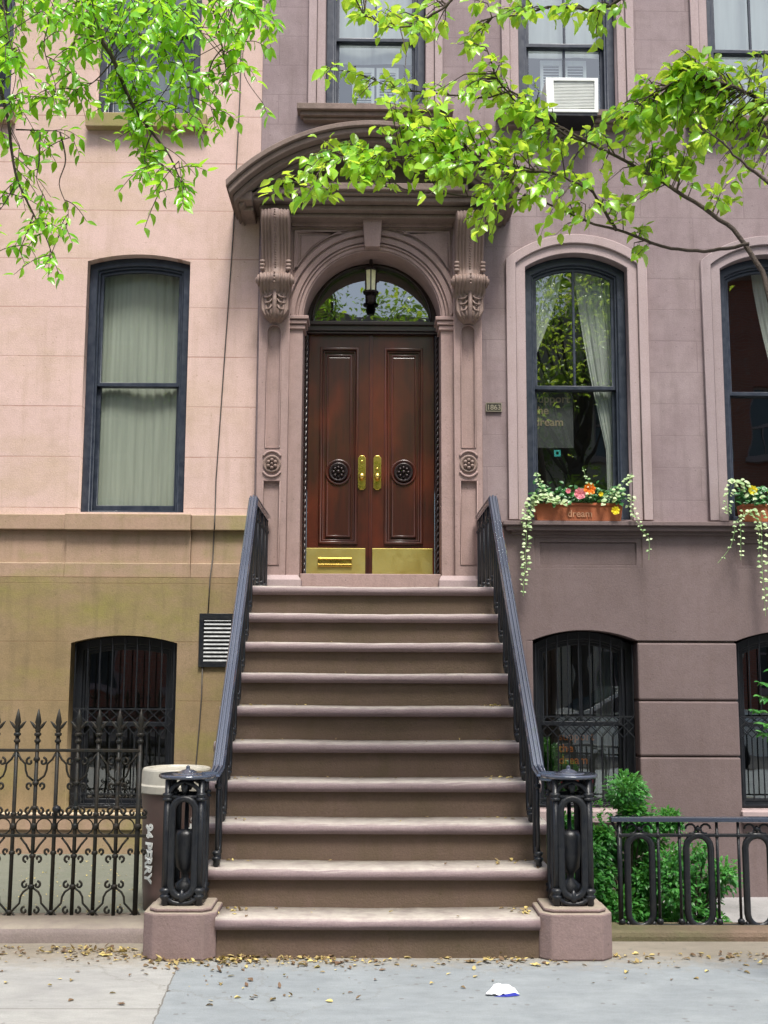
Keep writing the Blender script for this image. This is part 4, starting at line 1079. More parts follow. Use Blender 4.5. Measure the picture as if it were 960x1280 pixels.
    for y in ys:
        k = max(1, min(10, int((y-D1)/TR)+1)); z0 = k*RISE; x = rx(y); zz = rz(y)-.03
        m = MB()
        for dy in (-.075, .075):
            z0b = z0; zt_ = rz(y+dy)-.03
            if dy < 0 or y > YT: m.tube([(x, y+dy, z0b), (x, y+dy, zt_)], .011, 7)
            else: m.tube([(x, y+dy, z0b+.05), (x, y+dy, zt_)], .011, 7)
        hh = (zz-z0-.12)/2
        m.tube([(x, q, z) for q, z in stad(y, z0+.06+hh, .05, hh)], .012, 7, closed=True, flat=(1, 1))
        # foot: collars + scroll toe
        m.lathe([(.008,0),(.02,.01),(.018,.03),(.028,.042),(.028,.052),(.014,.058),(.026,.072),(.026,.082),(.012,.09)], (x-s*.0, y-.075, z0), 10)
        m.lathe([(.011,-.025),(.019,-.018),(.019,.0),(.011,.008)], (x, y-.075, rz(y-.075)-.12), 10)
        m.lathe([(.011,-.025),(.019,-.018),(.019,.0),(.011,.008)], (x, y+.075, rz(y+.075)-.12), 10)
        m.tube([(x, y-.05+.05*(1-math.cos(PI*i/8)), z0+.05-.035*math.sin(PI*i/8)) for i in range(9)], .011, 6)
        m.tube([(x, y+.05*math.cos(PI*i/8), zz-.07+.05*math.sin(PI*i/8)) for i in range(9)], .009, 6)
        m.build('baluster', 'iron', t, smooth=True)
    return t
railing(-1, pl, 'black iron stoop railing with cage newel left of the steps')
railing(1, pr, 'black iron stoop railing with cage newel right of the steps')

# ------------------------------------------------------------------ left iron fence
YF = 7.0
def spiral(m, cx, cz, r0, a0, turns, d, Y, rad=.0074, n=14):
    pts = []
    for i in range(n+1):
        t = i/n; r = r0*(1-.75*t); a = a0+d*turns*2*PI*t
        pts.append((cx+r*math.cos(a), Y, cz+r*math.sin(a)))
    m.tube(pts, rad, 5); return pts[0]
fz = lambda y: wz(93, y, YF)
fx = lambda p: wx(p, 1040, YF)
fence = thing('iron_fence', 'spear topped wrought iron fence with scrollwork left of the stoop', 'fence', (fx(60), YF, fz(1153)))
sp_ = (fx(145)-fx(16))/5
xe = fx(172)
xend = fx(172); xstart = fx(145)-sp_*14
for (y, h, ov) in ((938, .009, 0), (1021.5, .009, .05), (1044.5, .009, .05), (1150, .013, 0)):
    box('fence_rail', 'fence', fence, xstart-.05, xend+ov, YF-.012, YF+.012, fz(y)-h, fz(y)+h, .003)
def picket(x, kind, last=False):
    m = MB()
    zt = fz(938)
    m.tube([(x, YF, fz(1153)), (x, YF, zt+.09)], .0115, 8)
    for (zz, r) in ((zt+.055, .019), (zt+.095, .021)): collar(m, x, YF, zz, r, 8, .012)
    z = zt+.10
    # spear head
    zt2 = fz(886)
    L = zt2-z
    m.lathe([(.010,0),(.017,L*.12),(.011,L*.3),(.019,L*.45),(.013,L*.68),(.002,L)], (x, YF, z), 8)
    for s in (-1, 1):
        m.tube([(x, YF, z+L*.15), (x+s*.022, YF, z+L*.28), (x+s*.038, YF, z+L*.42), (x+s*.050, YF, z+L*.50)], [.008, .010, .007, .002], 6)
    # body scrolls
    R0 = .024
    if kind:
        for s in (-1, 1):
            a0 = PI/2
            spiral(m, x+s*.040, fz(952), R0, PI/2, .9, -s, YF)          # under top rail
            spiral(m, x+s*.036, fz(982), R0*.9, -PI/2 , .9, s, YF)
            # stepped bracket to next picket's top
            q = [(x+s*.014, fz(976)), (x+s*.05, fz(970)), (x+s*.062, fz(963)), (x+s*.066, fz(955)), (x+s*.095, fz(949)), (x+s*.115, fz(941))]
            m.tube([(a, YF, b) for a, b in q], .0068, 5)
            spiral(m, x+s*.036, fz(1014), R0*.9, PI/2, .9, -s, YF)
            m.tube([(x+s*.012, YF, fz(1008)), (x+s*.04, YF, fz(1018)), (x+s*.08, YF, fz(1021))], .0068, 5)
            spiral(m, x+s*.036, fz(1073), R0*.9, -PI/2, .9, s, YF)
            m.tube([(x+s*.012, YF, fz(1066)), (x+s*.04, YF, fz(1056)), (x+s*.075, YF, fz(1047))], .0068, 5)
            spiral(m, x+s*.036, fz(1106), R0*.9, PI/2, .9, -s, YF)
            q = [(x+s*.014, fz(1110)), (x+s*.045, fz(1115)), (x+s*.06, fz(1121)), (x+s*.064, fz(1129)), (x+s*.095, fz(1136)), (x+s*.118, fz(1142))]
            m.tube([(a, YF, b) for a, b in q], .0068, 5)
            spiral(m, x+s*.034, fz(1138), R0*.9, PI/2, .9, -s, YF)
        for y in (949, 979, 1010, 1070, 1108): collar(m, x, YF, fz(y), .019, 8, .014)
    else:
        for s in (-1, 1):
            spiral(m, x+s*.034, fz(1016), R0*.75, PI/2, .9, -s, YF)
            spiral(m, x+s*.036, fz(1064), R0*.8, -PI/2, .9, s, YF)
            m.tube([(x+s*.10, YF, fz(1147)), (x+s*.05, YF, fz(1149)), (x+s*.015, YF, fz(1140))], .0068, 5)
        for y in (1018, 1066, 1140): collar(m, x, YF, fz(y), .018, 8, .014)
    # ring in the middle band
    rr = (fz(1023)-fz(1043))/2
    if not last: m.tube([(x+sp_/2+rr*math.cos(i*PI/8), YF, fz(1033)+rr*math.sin(i*PI/8)) for i in range(16)], .0045, 5, closed=True)
    collar(m, x, YF, fz(1033), .020, 8, .02)
    return m.build('picket', 'fence', fence, smooth=True)
for i in range(15): picket(fx(145)-sp_*i, i % 2 == 0)
picket(xe, False, True)
m = MB(); m.tube([(xe, YF-.004, fz(1156)), (xe, YF-.004, fz(940))], .015, 8); collar(m, xe, YF-.004, fz(1033), .024, 8, .02)
m.build('end_post', 'fence', fence, smooth=True)
m = MB(); m.tube([(fx(67), YF-.01, fz(1012)), (fx(71), YF-.05, fz(1011))], .009, 8); m.lathe([(.004,-.025),(.022,-.014),(.026,0),(.022,.014),(.004,.025)], (fx(73), YF-.06, fz(1010)), 14)
m.build('gate_knob', 'iron', fence, smooth=True)

# ------------------------------------------------------------------ right iron fence
YG = 6.92
gz = lambda y: wz(850, y, YG); gx = lambda p: wx(p, 1090, YG)
fr = thing('iron_fence', 'low iron fence of tall oval loops right of the stoop by the shrub', 'fence', (gx(860), YG, .05))
x_s, x_e = gx(764), gx(948)+1.6
box('top_rail', 'rail', fr, x_s, x_e, YG-.03, YG+.03, gz(1027), gz(1021), .004)
box('lower_rail', 'iron', fr, gx(776), x_e, YG-.012, YG+.012, gz(1046), gz(1042), .003)
box('bottom_rail', 'iron', fr, gx(818), x_e, YG-.014, YG+.014, gz(1161), gz(1155), .003)
m = MB(); m.tube([(gx(775), YG, .0), (gx(775), YG, gz(1026))], .014, 8); m.tube([(gx(765), YG, gz(1025)), (gx(770), YG, gz(1035)), (gx(775), YG, gz(1042))], .008, 6); m.build('end_post', 'iron', fr, smooth=True)
ps = gx(948)-gx(874)
for i in range(-1, 22):
    cxx = gx(948)+ps*(i-1)
    if i < 0: cxx = gx(800)
    if cxx > x_e-.1 or (i == 0 and False): continue
    if i == 0: cxx = gx(874)
    m = MB(); hw = .085
    m.tube([(u, YG, z) for u, z in stad(cxx, (gz(1045)+gz(1157))/2, hw-.012, (gz(1043)-gz(1157))/2)], .017, 8, closed=True, flat=(.8, 1.2))
    for s in (-1, 1):
        m.tube([(cxx+s*.112, YG, gz(1160)), (cxx+s*.112, YG, gz(1026))], .009, 6)
        m.tube([(cxx+s*(.045+.03*math.cos(t)), YG, gz(1036)+.028*math.sin(t)) for t in [i_*PI/5 for i_ in range(9)]], .007, 5)
        collar(m, cxx+s*.112, YG, gz(1044), .018, 8, .014); collar(m, cxx+s*.112, YG, gz(1152), .02, 8, .018)
    m.lathe([(.004,-.02),(.02,0),(.004,.02)], (cxx, YG, gz(1036)), 8)
    m.tube([(cxx+.08*math.cos(PI*k/8), YG, gz(1152)-.04*math.sin(PI*k/8)) for k in range(9)], .011, 6)
    m.build('loop_panel', 'iron', fr, smooth=True)

# ------------------------------------------------------------------ refuse bin behind the left newel
by = 7.62
bx = wx(219, 1040, by); br_ = (wx(262,1000,by)-wx(177,1000,by))/2
bz1 = wz(219, 985, by-br_)
binn = thing('trash_can', 'brown cylindrical trash can with dirty white lid behind the left newel', 'trash can', (bx, by, 0))
m = MB(); m.lathe([(br_*.86,.01),(br_*.89,.12),(br_*.9,.13),(br_*.93,.35),(br_*.95,.355),(br_*.96,bz1-.14),(br_*.98,bz1-.13),(br_,bz1-.03),(br_*1.02,bz1-.02)], (bx, by, 0), 40)
m.build('bin_body', 'can', binn, smooth=True)
zl = wz(219, 963, by-br_)
m = MB(); m.lathe([(br_*1.07,bz1-.045),(br_*1.09,bz1-.04),(br_*1.09,bz1+.005),(br_*1.04,bz1+.012),(br_*1.0,zl-.012),(br_*.97,zl),(br_*.80,zl+.004),(br_*.76,zl-.01),(.02,zl-.012)], (bx, by, 0), 40)
m.build('bin_lid', 'lid', binn, smooth=False, bevel=.004)
def curved_text(s, ang0, ztop, size):
    me = textmesh(s, size, .004, .002)
    for v in me.vertices:       # rotate -90: read downwards, wrap round the can
        x, z = v.co.x, v.co.z; d = v.co.y
        a = ang0 + (z)/br_
        r = br_*.985 - d
        v.co = (bx + r*math.sin(a), by - r*math.cos(a), ztop - x)
    return me
me = curved_text('94 PERRY', R_(-47), wz(180, 1028, by-.1), .088); link('painted_number', me, 'white', binn)
me = curved_text('94 PERRY', R_(30), wz(245, 1022, by-.2), .085); link('painted_number', me, 'white', binn)

# ------------------------------------------------------------------ things on the walls
vx0, vx1, vz0, vz1 = wx(249,800,YTAN), wx(286,800,YTAN)+.06, wz(265,834,YTAN), wz(265,767,YTAN)
vent = thing('wall_vent', 'black framed louvred vent on the tan wall left of the stair rail', 'vent', ((vx0+vx1)/2, YTAN, vz0))
plate('vent_frame', 'iron', vent, rect(vx0, vx1, vz0, vz1), [rect(vx0+.04, vx1-.04, vz0+.05, vz1-.05)], YTAN-.025, YTAN-.001, .003)
box('vent_back', 'iron', vent, vx0+.03, vx1-.03, YTAN-.006, YTAN-.002, vz0+.03, vz1-.03, 0)
m = MB(); nl = 11
for i in range(nl):
    z = vz0+.055+(vz1-vz0-.115)*i/(nl-1)
    m.add([(vx0+.042,YTAN-.024,z-.004),(vx1-.042,YTAN-.024,z-.004),(vx1-.042,YTAN-.010,z+.014),(vx0+.042,YTAN-.010,z+.014),(vx0+.042,YTAN-.021,z-.006),(vx1-.042,YTAN-.021,z-.006),(vx1-.042,YTAN-.008,z+.011),(vx0+.042,YTAN-.008,z+.011)],
          [(0,1,2,3),(4,7,6,5),(0,4,5,1),(3,2,6,7)])
m.build('louvre_slats', 'louv', vent)
m = MB()
pts = [(303,-20,Y0-.012),(300,120,Y0-.012),(296,200,Y0-.012),(291,300,Y0-.012),(284,400,Y0-.012),(277,500,Y0-.012),(270,600,Y0-.014),(269,640,Y0-.02),(268.5,645,Y0-.085),(268,661,Y0-.085),(267.5,664,Y0-.03),(266,700,Y0-.03),(265,704,Y0-.07),(263,720,Y0-.075),(262.5,724,YTAN-.012),(260,768,YTAN-.012)]
m.tube([at(a, b, c) for a, b, c in pts], .0055, 6)
m.tube([at(a, b, c) for a, b, c in [(253,834,YTAN-.012),(252,870,YTAN-.012),(249,910,YTAN-.012),(245,955,YTAN-.012),(243,1015,YTAN-.012)]], .0055, 6)
tag(m.build('wall_cable', 'wire', smooth=True), 'thin dark cable running down the pink wall to the vent', 'cable')
# number plaque
qx0, qx1, qz0, qz1 = wx(607,509,Y0), wx(627,509,Y0), wz(617,515,Y0), wz(617,504,Y0)
plq = thing('date_plaque', 'small dark plaque with the number 1863 right of the doorcase', 'plaque', ((qx0+qx1)/2, Y0, qz0))
box('plaque_plate', 'plaque', plq, qx0, qx1, Y0-.016, Y0-.001, qz0, qz1, .003)
m = MB(); 
plate('plaque_border', 'plaqt', plq, rect(qx0, qx1, qz0, qz1), [rect(qx0+.006, qx1-.006, qz0+.006, qz1-.006)], Y0-.020, Y0-.0165)
me = textmesh('1863', .064, .0006, .0015, 'CENTER'); me.transform(Matrix.Translation(((qx0+qx1)/2, Y0-.019, qz0+.017))); link('plaque_number', me, 'plaqt', plq)

# ------------------------------------------------------------------ air conditioner
YAC = Y0-.30
a0, a1 = wx(683,120,YAC), wx(748,120,YAC); z0_, z1_ = wz(715,140,YAC)-.03, wz(715,97,YAC)
ac = thing('air_conditioner', 'white box air conditioner in the upper window above the right window', 'air conditioner', ((a0+a1)/2, Y0, z0_))
plate('casing', 'white', ac, rect(a0, a1, z0_+.03, z1_), [rect(a0+.07, a1-.035, z0_+.06, z1_-.03)], YAC, YAC+.03, .004)
box('casing', 'white', ac, a0, a1, YAC+.031, Y0+.2, z0_+.03, z1_, .008)
box('drip_tray', 'iron', ac, a0+.03, a1-.01, YAC+.01, Y0+.1, z0_, z0_+.029, .003)
m = MB(); z = z0_+.078
while z < z1_-.035: m.box(a0+.062, a1-.032, YAC+.012, YAC+.026, z, z+.006); z += .014
m.build('coil_fins', 'white', ac)
box('side_filler', 'white', ac, RU2['x0']+.10, a0-.002, Y0+.13, Y0+.15, z0_+.04, z1_-.06, .002)

# ------------------------------------------------------------------ window signs
def sign(o, px, py, lab, tmat, sc_, Yg, label):
    x, z = wx(px, py, Yg), wz(px, py, Yg)
    t = thing('window_sign', label, 'sign', (x, Yg, z))
    box('sign_card', 'poster', t, x-.04, x+.36*sc_, Yg+.004, Yg+.008, z-.42*sc_, z+.10*sc_, 0)
    for i, wd in enumerate(('support', 'the', 'dream')):
        me = textmesh(wd, .105*sc_, .0015, .001); me.transform(Matrix.Translation((x, Yg+.0015, z-i*.108*sc_))); link('lettering', me, tmat, t)
    return t, x, z
t, x, z = sign(RW, 667, 503, '', 'brown_text', 1.0, Y0+.225, 'dark window sign reading support the dream with a teal mark')
me = textmesh('d', .10, .006, .001); me.transform(Matrix.Translation((x+.21, Y0+.2265, z-.50)))
tm = plate('teal_mark', 'teal', t, rect(x+.18, x+.24, z-.50, z-.44), [rect(x+.198, x+.222, z-.50+.018, z-.455)], Y0+.2262, Y0+.2275)
bpy.data.meshes.remove(me)
t2, x, z = sign(RB, 698, 925, '', 'orange_text', .95, YLW+.29, 'dark sign reading support the dream in orange behind the basement bars')
for i in range(2): box('red_line', 'red_text', t2, x+.01, x+.30, YLW+.2907, YLW+.2930, z-.30-.05*i-.018, z-.30-.05*i+.012, 0)

# ------------------------------------------------------------------ leaves
def leaf(m, p, d, nrm, L, W, tint, fold=.25, curl=.15):
    d = d.normalized(); s = d.cross(nrm)
    if s.length < 1e-4: s = d.cross(Vector((1,0,.1)))
    s.normalize(); n = s.cross(d)
    mid = p+d*L*.45; e = p+d*L-n*L*curl
    def q(t, w, sg): return p+d*L*t+s*W*w*sg+n*(W*fold*w*2-L*curl*t*t*.6)
    m.add([p, q(.16,.34,1), q(.42,.5,1), q(.74,.31,1), e, q(.74,.31,-1), q(.42,.5,-1), q(.16,.34,-1), mid],
          [(0,1,8),(1,2,8),(2,3,8),(3,4,8),(4,5,8),(5,6,8),(6,7,8),(7,0,8)], tint)
def near(p, polys):
    best = None
    for pl in polys:
        for i in range(len(pl)-1):
            a, b = pl[i], pl[i+1]; ab = b-a; t = max(0, min(1, (p-a).dot(ab)/ab.length_squared)); q = a+ab*t
            if best is None or (q-p).length < best[0]: best = ((q-p).length, q)
    return best[1]
def smooth_poly(pl, k=4):
    out = []
    for i in range(len(pl)-1):
        p0 = pl[max(0, i-1)]; p1 = pl[i]; p2 = pl[i+1]; p3 = pl[min(len(pl)-1, i+2)]
        for j in range(k):
            t = j/k
            out.append(.5*((2*p1)+(p2-p0)*t+(2*p0-5*p1+4*p2-p3)*t*t+(3*p1-p0-3*p2+p3)*t**3))
    out.append(pl[-1]); return out

def pxy(p):
    v = p-Vector((CX,0,CH)); z = v.dot(FW)
    return (480+F*v.dot(RT)/z, 640-F*v.dot(UP)/z) if z > .1 else (0, -999)
# ---- right tree : trunk just outside the frame, boughs reaching left over the doorway
tr = thing('street_tree', 'young street tree reaching leafy boughs across the doorway from the right', 'tree', (2.35, 5.3, 0))
trunk = [Vector((2.35,5.3,-.02)), Vector((2.33,5.32,1.0)), Vector((2.28,5.3,2.0)), Vector((2.20,5.3,2.9)), Vector((2.22,5.25,4.2)), Vector((2.1,5.2,5.6)), Vector((2.2,5.2,7.2))]
m = MB(); m.tube(smooth_poly(trunk), [.12-.0042*i for i in range(25)], 10); m.lathe([(.17,-.0),(.135,.12),(.12,.3)], (2.35,5.3,0), 12)
m.build('trunk', 'bark', tr, smooth=True)
def P3(l): return [at(a, b, c) for a, b, c in l]
B = []
b1 = [Vector((2.22,5.3,2.7))] + P3([(975,400,5.4),(952,340,5.5),(925,295,5.55),(890,268,5.6),(845,238,5.65),(800,212,5.7),(760,190,5.75),(722,170,5.8),(685,150,5.8),(650,130,5.8),(622,98,5.75),(608,60,5.7)])
b2 = P3([(936,305,5.5),(900,312,5.6),(860,314,5.7),(815,304,5.8),(770,288,5.9),(735,276,5.95),(700,262,6.0),(670,250,6.0),(620,248,6.0),(560,243,6.0),(500,236,6.0),(440,225,6.0),(380,232,6.0)])
b3 = P3([(735,178,5.8),(700,165,5.9),(665,140,6.0),(640,115,6.0),(600,122,6.0),(545,117,6.0),(500,112,6.0),(450,92,5.95),(420,88,5.9)])
b4 = [Vector((2.22,5.25,4.2))] + P3([(960,130,5.6),(920,110,5.6),(870,95,5.6),(830,110,5.6),(800,130,5.6)])
b5 = P3([(770,288,5.9),(755,262,5.8),(740,240,5.75),(715,225,5.7),(680,214,5.7),(630,205,5.8),(570,185,5.9),(520,165,6.0)])
b6 = [Vector((2.2,5.2,3.6))] + P3([(955,225,5.3),(930,205,5.3),(905,180,5.3),(880,160,5.3)])
b7 = [Vector((2.1,5.2,5.6))] + P3([(860,-60,5.4),(800,-20,5.5),(750,12,5.6),(700,8,5.6),(650,18,5.7),(615,22,5.7)])
b8 = P3([(680,214,5.7),(600,210,5.8),(540,200,5.9),(480,200,5.9),(430,195,5.9)])
b9 = [Vector((2.1,5.2,5.4))] + P3([(760,-80,5.5),(650,-50,5.6),(590,-20,5.7),(540,20,5.7),(500,35,5.7),(455,20,5.7)])
B = [b1, b2, b3, b4, b5, b6, b7, b8, b9]
for bi, (pl_, r0) in enumerate(zip(B, (.015,.010,.008,.012,.009,.011,.014,.008,.013))):
    sm = smooth_poly(pl_, 4); n = len(sm)
    sm = [p + Vector((random.uniform(-.006,.006), random.uniform(-.006,.006), random.uniform(-.006,.006))) if 0 < i < n-1 else p for i, p in enumerate(sm)]
    m = MB(); m.tube(sm, [r0*(1-.78*i/(n-1)) for i in range(n)], 7); m.build('branch', 'bark', tr, smooth=True)
CL = [(380,232,48,20,34),(425,192,48,26,46),(470,205,45,30,46),(520,160,48,24,36),(560,165,45,26,34),(530,210,60,30,56),(590,190,50,38,50),(603,268,24,26,22),(560,225,35,25,22),(640,225,45,38,44),(690,195,45,32,38),
      (720,240,50,32,34),(752,262,30,20,14),(650,160,35,30,24),(665,120,30,20,12),
      (420,98,18,22,9),(462,118,34,12,14),(500,118,36,20,20),(545,120,30,16,12),(460,20,40,16,20),(500,40,26,18,12),(540,30,34,22,18),(570,62,30,24,18),(600,95,34,28,24),(620,125,34,30,24),(520,140,10,10,4),
      (660,14,46,12,20),(720,10,30,12,12),(750,30,28,22,14),(600,5,30,10,6),
      (845,120,56,46,95),(835,165,50,40,80),(840,80,40,20,24),(860,150,40,60,50),(800,150,40,34,38),(770,165,40,30,30),(835,205,42,34,40),(880,105,40,34,34),(920,110,40,28,34),(945,130,24,30,20),(930,205,40,26,30),(905,185,30,18,14),(870,85,30,14,12),(790,285,30,16,9),(800,312,22,10,5),
      (900,250,30,18,8),(700,290,30,10,4),(955,60,12,20,4),(560,-40,160,40,60),(820,-60,160,50,90)]
twm = MB(); lm = MB(); rnd = random.Random(3)
for (cx, cy, rx_, ry_, nl) in CL:
    nl = int(nl*2.5); ntw = max(2, nl//6)
    for k in range(ntw):
        a = rnd.uniform(0, 2*PI); r = math.sqrt(rnd.random())
        Yc = 5.75+rnd.uniform(-.25, .3)
        tip = at(cx+rx_*r*math.cos(a), cy+ry_*r*math.sin(a), Yc)
        st = near(tip + Vector((.08, 0, 0)), B)
        if (st-tip).length > .55: st = tip + (st-tip)*.55/(st-tip).length
        mid = (st+tip)/2 + Vector((rnd.uniform(-.03,.03), rnd.uniform(-.03,.03), .03))
        pts = [st, mid, tip]; twm.tube(pts, [.004, .003, .0015], 4, cap=False)
        q = int(round(nl/ntw))
        for j in range(q):
            t = .25+.75*(j+1)/q if q > 1 else 1
            p = st+(tip-st)*t + Vector((0,0,.03*math.sin(PI*t)))
            dirn = (tip-st).normalized()*.5 + Vector((rnd.uniform(-1,1), rnd.uniform(-1,1), rnd.uniform(-1.3,.25)))
            nr = Vector((rnd.uniform(-.7,.7), rnd.uniform(-1.0,.2), rnd.uniform(.2,1)))
            L = rnd.triangular(.035, .098, .06)
            tint = min(1, max(0, rnd.gauss(.42, .28) + .25*(cx < 640 and cy < 130)))
            st2 = p + dirn.normalized()*.02; twm.tube([p, st2], .001, 3, cap=False)
            leaf(lm, st2, dirn, nr, L, L*rnd.uniform(.62, .82), tint, rnd.uniform(.05,.4), rnd.uniform(0,.35))
for _ in range(1500):    # crown above the picture
    p = Vector((2.0+rnd.gauss(0,.9), 5.3+rnd.gauss(0,.8), 6.4+rnd.gauss(0,.7)))
    if pxy(p)[1] > -45: continue
    L = rnd.uniform(.06,.1); leaf(lm, p, Vector((rnd.uniform(-1,1), rnd.uniform(-1,1), rnd.uniform(-1,.3))), Vector((rnd.uniform(-.6,.6), rnd.uniform(-.6,.6), 1)), L, L*.65, rnd.random())
stuff(twm.build('twigs', 'bark', tr)); lm.build('crown', 'leafR', tr, smooth=True)

# ---- left tree : hanging shoots
tl = thing('elm_tree', 'street tree with hanging leafy shoots over the pink wall at upper left', 'tree', (-2.6, 4.2, 0))
trunk = [Vector((-2.6,4.2,-.02)), Vector((-2.62,4.2,1.5)), Vector((-2.55,4.25,3.0)), Vector((-2.5,4.3,4.4)), Vector((-2.4,4.4,6.0))]
m = MB(); m.tube(smooth_poly(trunk), [.15-.006*i for i in range(17)], 10); m.build('trunk', 'bark', tl, smooth=True)
BL = [[Vector((-2.5,4.3,4.4))] + P3([(-60,-60,4.9),(40,-40,5.0),(105,-10,5.1),(125,45,5.1),(142,75,5.1),(165,130,5.15),(190,165,5.15),(212,195,5.15),(228,232,5.15)]),
      [Vector((-2.5,4.3,4.2))] + P3([(-80,20,4.8),(-20,60,4.9),(8,140,5.0),(14,185,5.0),(22,225,5.0),(42,268,5.05),(58,298,5.05),(68,328,5.05)]),
      [Vector((-2.4,4.4,4.9))] + P3([(20,-90,5.2),(150,-70,5.3),(230,-40,5.3),(262,0,5.3),(278,60,5.3),(284,100,5.3)]),
      P3([(150,-70,5.3),(172,-20,5.25),(170,40,5.2),(165,90,5.2),(172,150,5.2),(180,185,5.2)]),
      P3([(230,-40,5.3),(290,-30,5.35),(310,20,5.35),(304,60,5.35),(306,95,5.35),(328,128,5.35)]),
      P3([(20,162,5.0),(50,163,5.0),(75,165,5.0),(92,176,5.0)]), P3([(50,163,5.0),(49,200,5.0),(46,225,5.0),(55,245,5.05)]), P3([(75,165,5.0),(82,200,5.0),(74,230,5.0),(85,262,5.0),(83,285,5.0)]),
      P3([(22,225,5.0),(5,255,5.0),(-10,275,5.0)]), P3([(42,268,5.05),(30,300,5.05),(24,312,5.05)]),
      P3([(40,-40,5.0),(60,20,5.0),(55,60,5.0),(70,110,5.0),(60,125,5.0)]), P3([(0,-20,4.9),(10,40,4.9),(20,90,4.9),(12,130,4.95)]),
      P3([(142,75,5.1),(120,100,5.1),(98,112,5.1),(78,108,5.1)]), P3([(165,130,5.15),(195,125,5.1),(225,135,5.1),(250,150,5.1)]),
      P3([(190,165,5.15),(180,195,5.1),(185,215,5.1)]), P3([(278,60,5.3),(262,85,5.25),(262,125,5.25),(268,148,5.25)]), P3([(125,45,5.1),(95,50,5.05),(85,75,5.05),(95,90,5.05)]),
      P3([(165,40,5.2),(215,60,5.2),(235,95,5.2),(240,125,5.2)]), P3([(310,20,5.35),(330,0,5.35),(340,20,5.35)]), P3([(200,-50,5.3),(215,0,5.2),(205,50,5.2),(215,90,5.2)])]
twm = MB(); lm = MB(); rnd = random.Random(11)
for i, pl_ in enumerate(BL):
    sm = smooth_poly(pl_, 5); n = len(sm); r0 = (.022, .013, .016)[i] if i < 3 else .0045
    m = MB(); m.tube(sm, [max(.0018, r0*(1-.88*j/(n-1))) for j in range(n)], 6); m.build('branch', 'bark', tl, smooth=True)
def shoot(a, b, n, L0, droop):
    side = 1; pts = []
    for j in range(7):
        t = j/6; pts.append(a+(b-a)*t + Vector((0,0,droop*math.sin(PI*t))))
    twm.tube(pts, [.0025-.0002*j for j in range(7)], 4, cap=False)
    d = (b-a).normalized(); sd = d.cross(Vector((0,1,.2)))
    sd = sd.normalized() if sd.length > .01 else Vector((1,0,0))
    for j in range(n):
        t = .12+.88*j/max(1, n-1); p = a+(b-a)*t + Vector((0,0,droop*math.sin(PI*t))); side = -side
        dirn = sd*side*rnd.uniform(.5,1.0) + d*.55 + Vector((rnd.uniform(-.3,.3), rnd.uniform(-.6,.6), rnd.uniform(-.7,.0)))
        nr = Vector((rnd.uniform(-.5,.5), rnd.uniform(-1,.2), rnd.uniform(.3,1)))
        L = L0*rnd.uniform(.95,1.5)
        leaf(lm, p, dirn, nr, L, L*rnd.uniform(.42,.56), min(1, max(0, rnd.gauss(.45,.27))), rnd.uniform(.05,.35), rnd.uniform(0,.3))
def seg_pts(pl_, a, b, k):
    sm = smooth_poly(pl_, 5); n = len(sm)
    return [sm[int((a+(b-a)*rnd.random())*(n-1))] for _ in range(k)]
dens = [ (.25,1,42,.05), (.35,1,20,.042), (.45,1,20,.05), (.1,1,24,.052), (.3,1,16,.052), (.2,1,8,.045),(.35,1,4,.04),(.5,1,5,.042),(.3,1,6,.04),(.5,1,3,.035),(.2,1,16,.045),(.2,1,16,.045),(0.1,1,9,.048),(.1,1,10,.048),(.2,1,6,.045),(.1,1,8,.045),(.1,1,9,.045),(.1,1,14,.048),(.1,1,5,.05),(.1,1,14,.05)]
for pl_, (a, b, k, L0) in zip(BL, dens):
    for p in seg_pts(pl_, a, b, max(2, int(k*.72))):
        e = p + Vector((rnd.uniform(-.17,.17), rnd.uniform(-.15,.15), -rnd.uniform(.02,.16)))
        shoot(p, e, rnd.randint(5, 8), L0, .02)
    e = pl_[-1]; shoot(e, e+Vector((.03, 0, -.07)), 5, L0, 0)
for (cx, cy, rx_, ry_, k) in ((60,2,75,22,26),(130,15,40,35,22),(200,5,50,20,20),(170,110,30,40,9),(295,2,40,12,8),(10,30,20,50,14),(20,150,20,50,4),(215,215,18,26,6),(235,60,16,40,6),(245,2,50,12,8)):
    for _ in range(k):
        p = at(cx+rnd.uniform(-rx_,rx_), cy+rnd.uniform(-ry_,ry_), 5.1+rnd.uniform(-.3,.3))
        q = near(p, [smooth_poly(x, 3) for x in BL[:5]])
        if (q-p).length > .4: q = p+(q-p)*.4/(q-p).length
        twm.tube([q, p], .002, 4, cap=False); shoot(p, p+Vector((rnd.uniform(-.12,.12), rnd.uniform(-.1,.1), -rnd.uniform(.05,.16))), rnd.randint(5, 8), .05, .01)
for _ in range(1600):
    p = Vector((-1.9+rnd.gauss(0,.8), 4.6+rnd.gauss(0,.8), 5.6+rnd.gauss(0,.6)))
    if pxy(p)[1] > -45: continue
    L = rnd.uniform(.045,.06); leaf(lm, p, Vector((rnd.uniform(-1,1), rnd.uniform(-1,1), rnd.uniform(-1,.3))), Vector((rnd.uniform(-.6,.6), rnd.uniform(-.6,.6), 1)), L, L*.45, rnd.random())
stuff(twm.build('twigs', 'bark', tl)); lm.build('crown', 'leafL', tl, smooth=True)

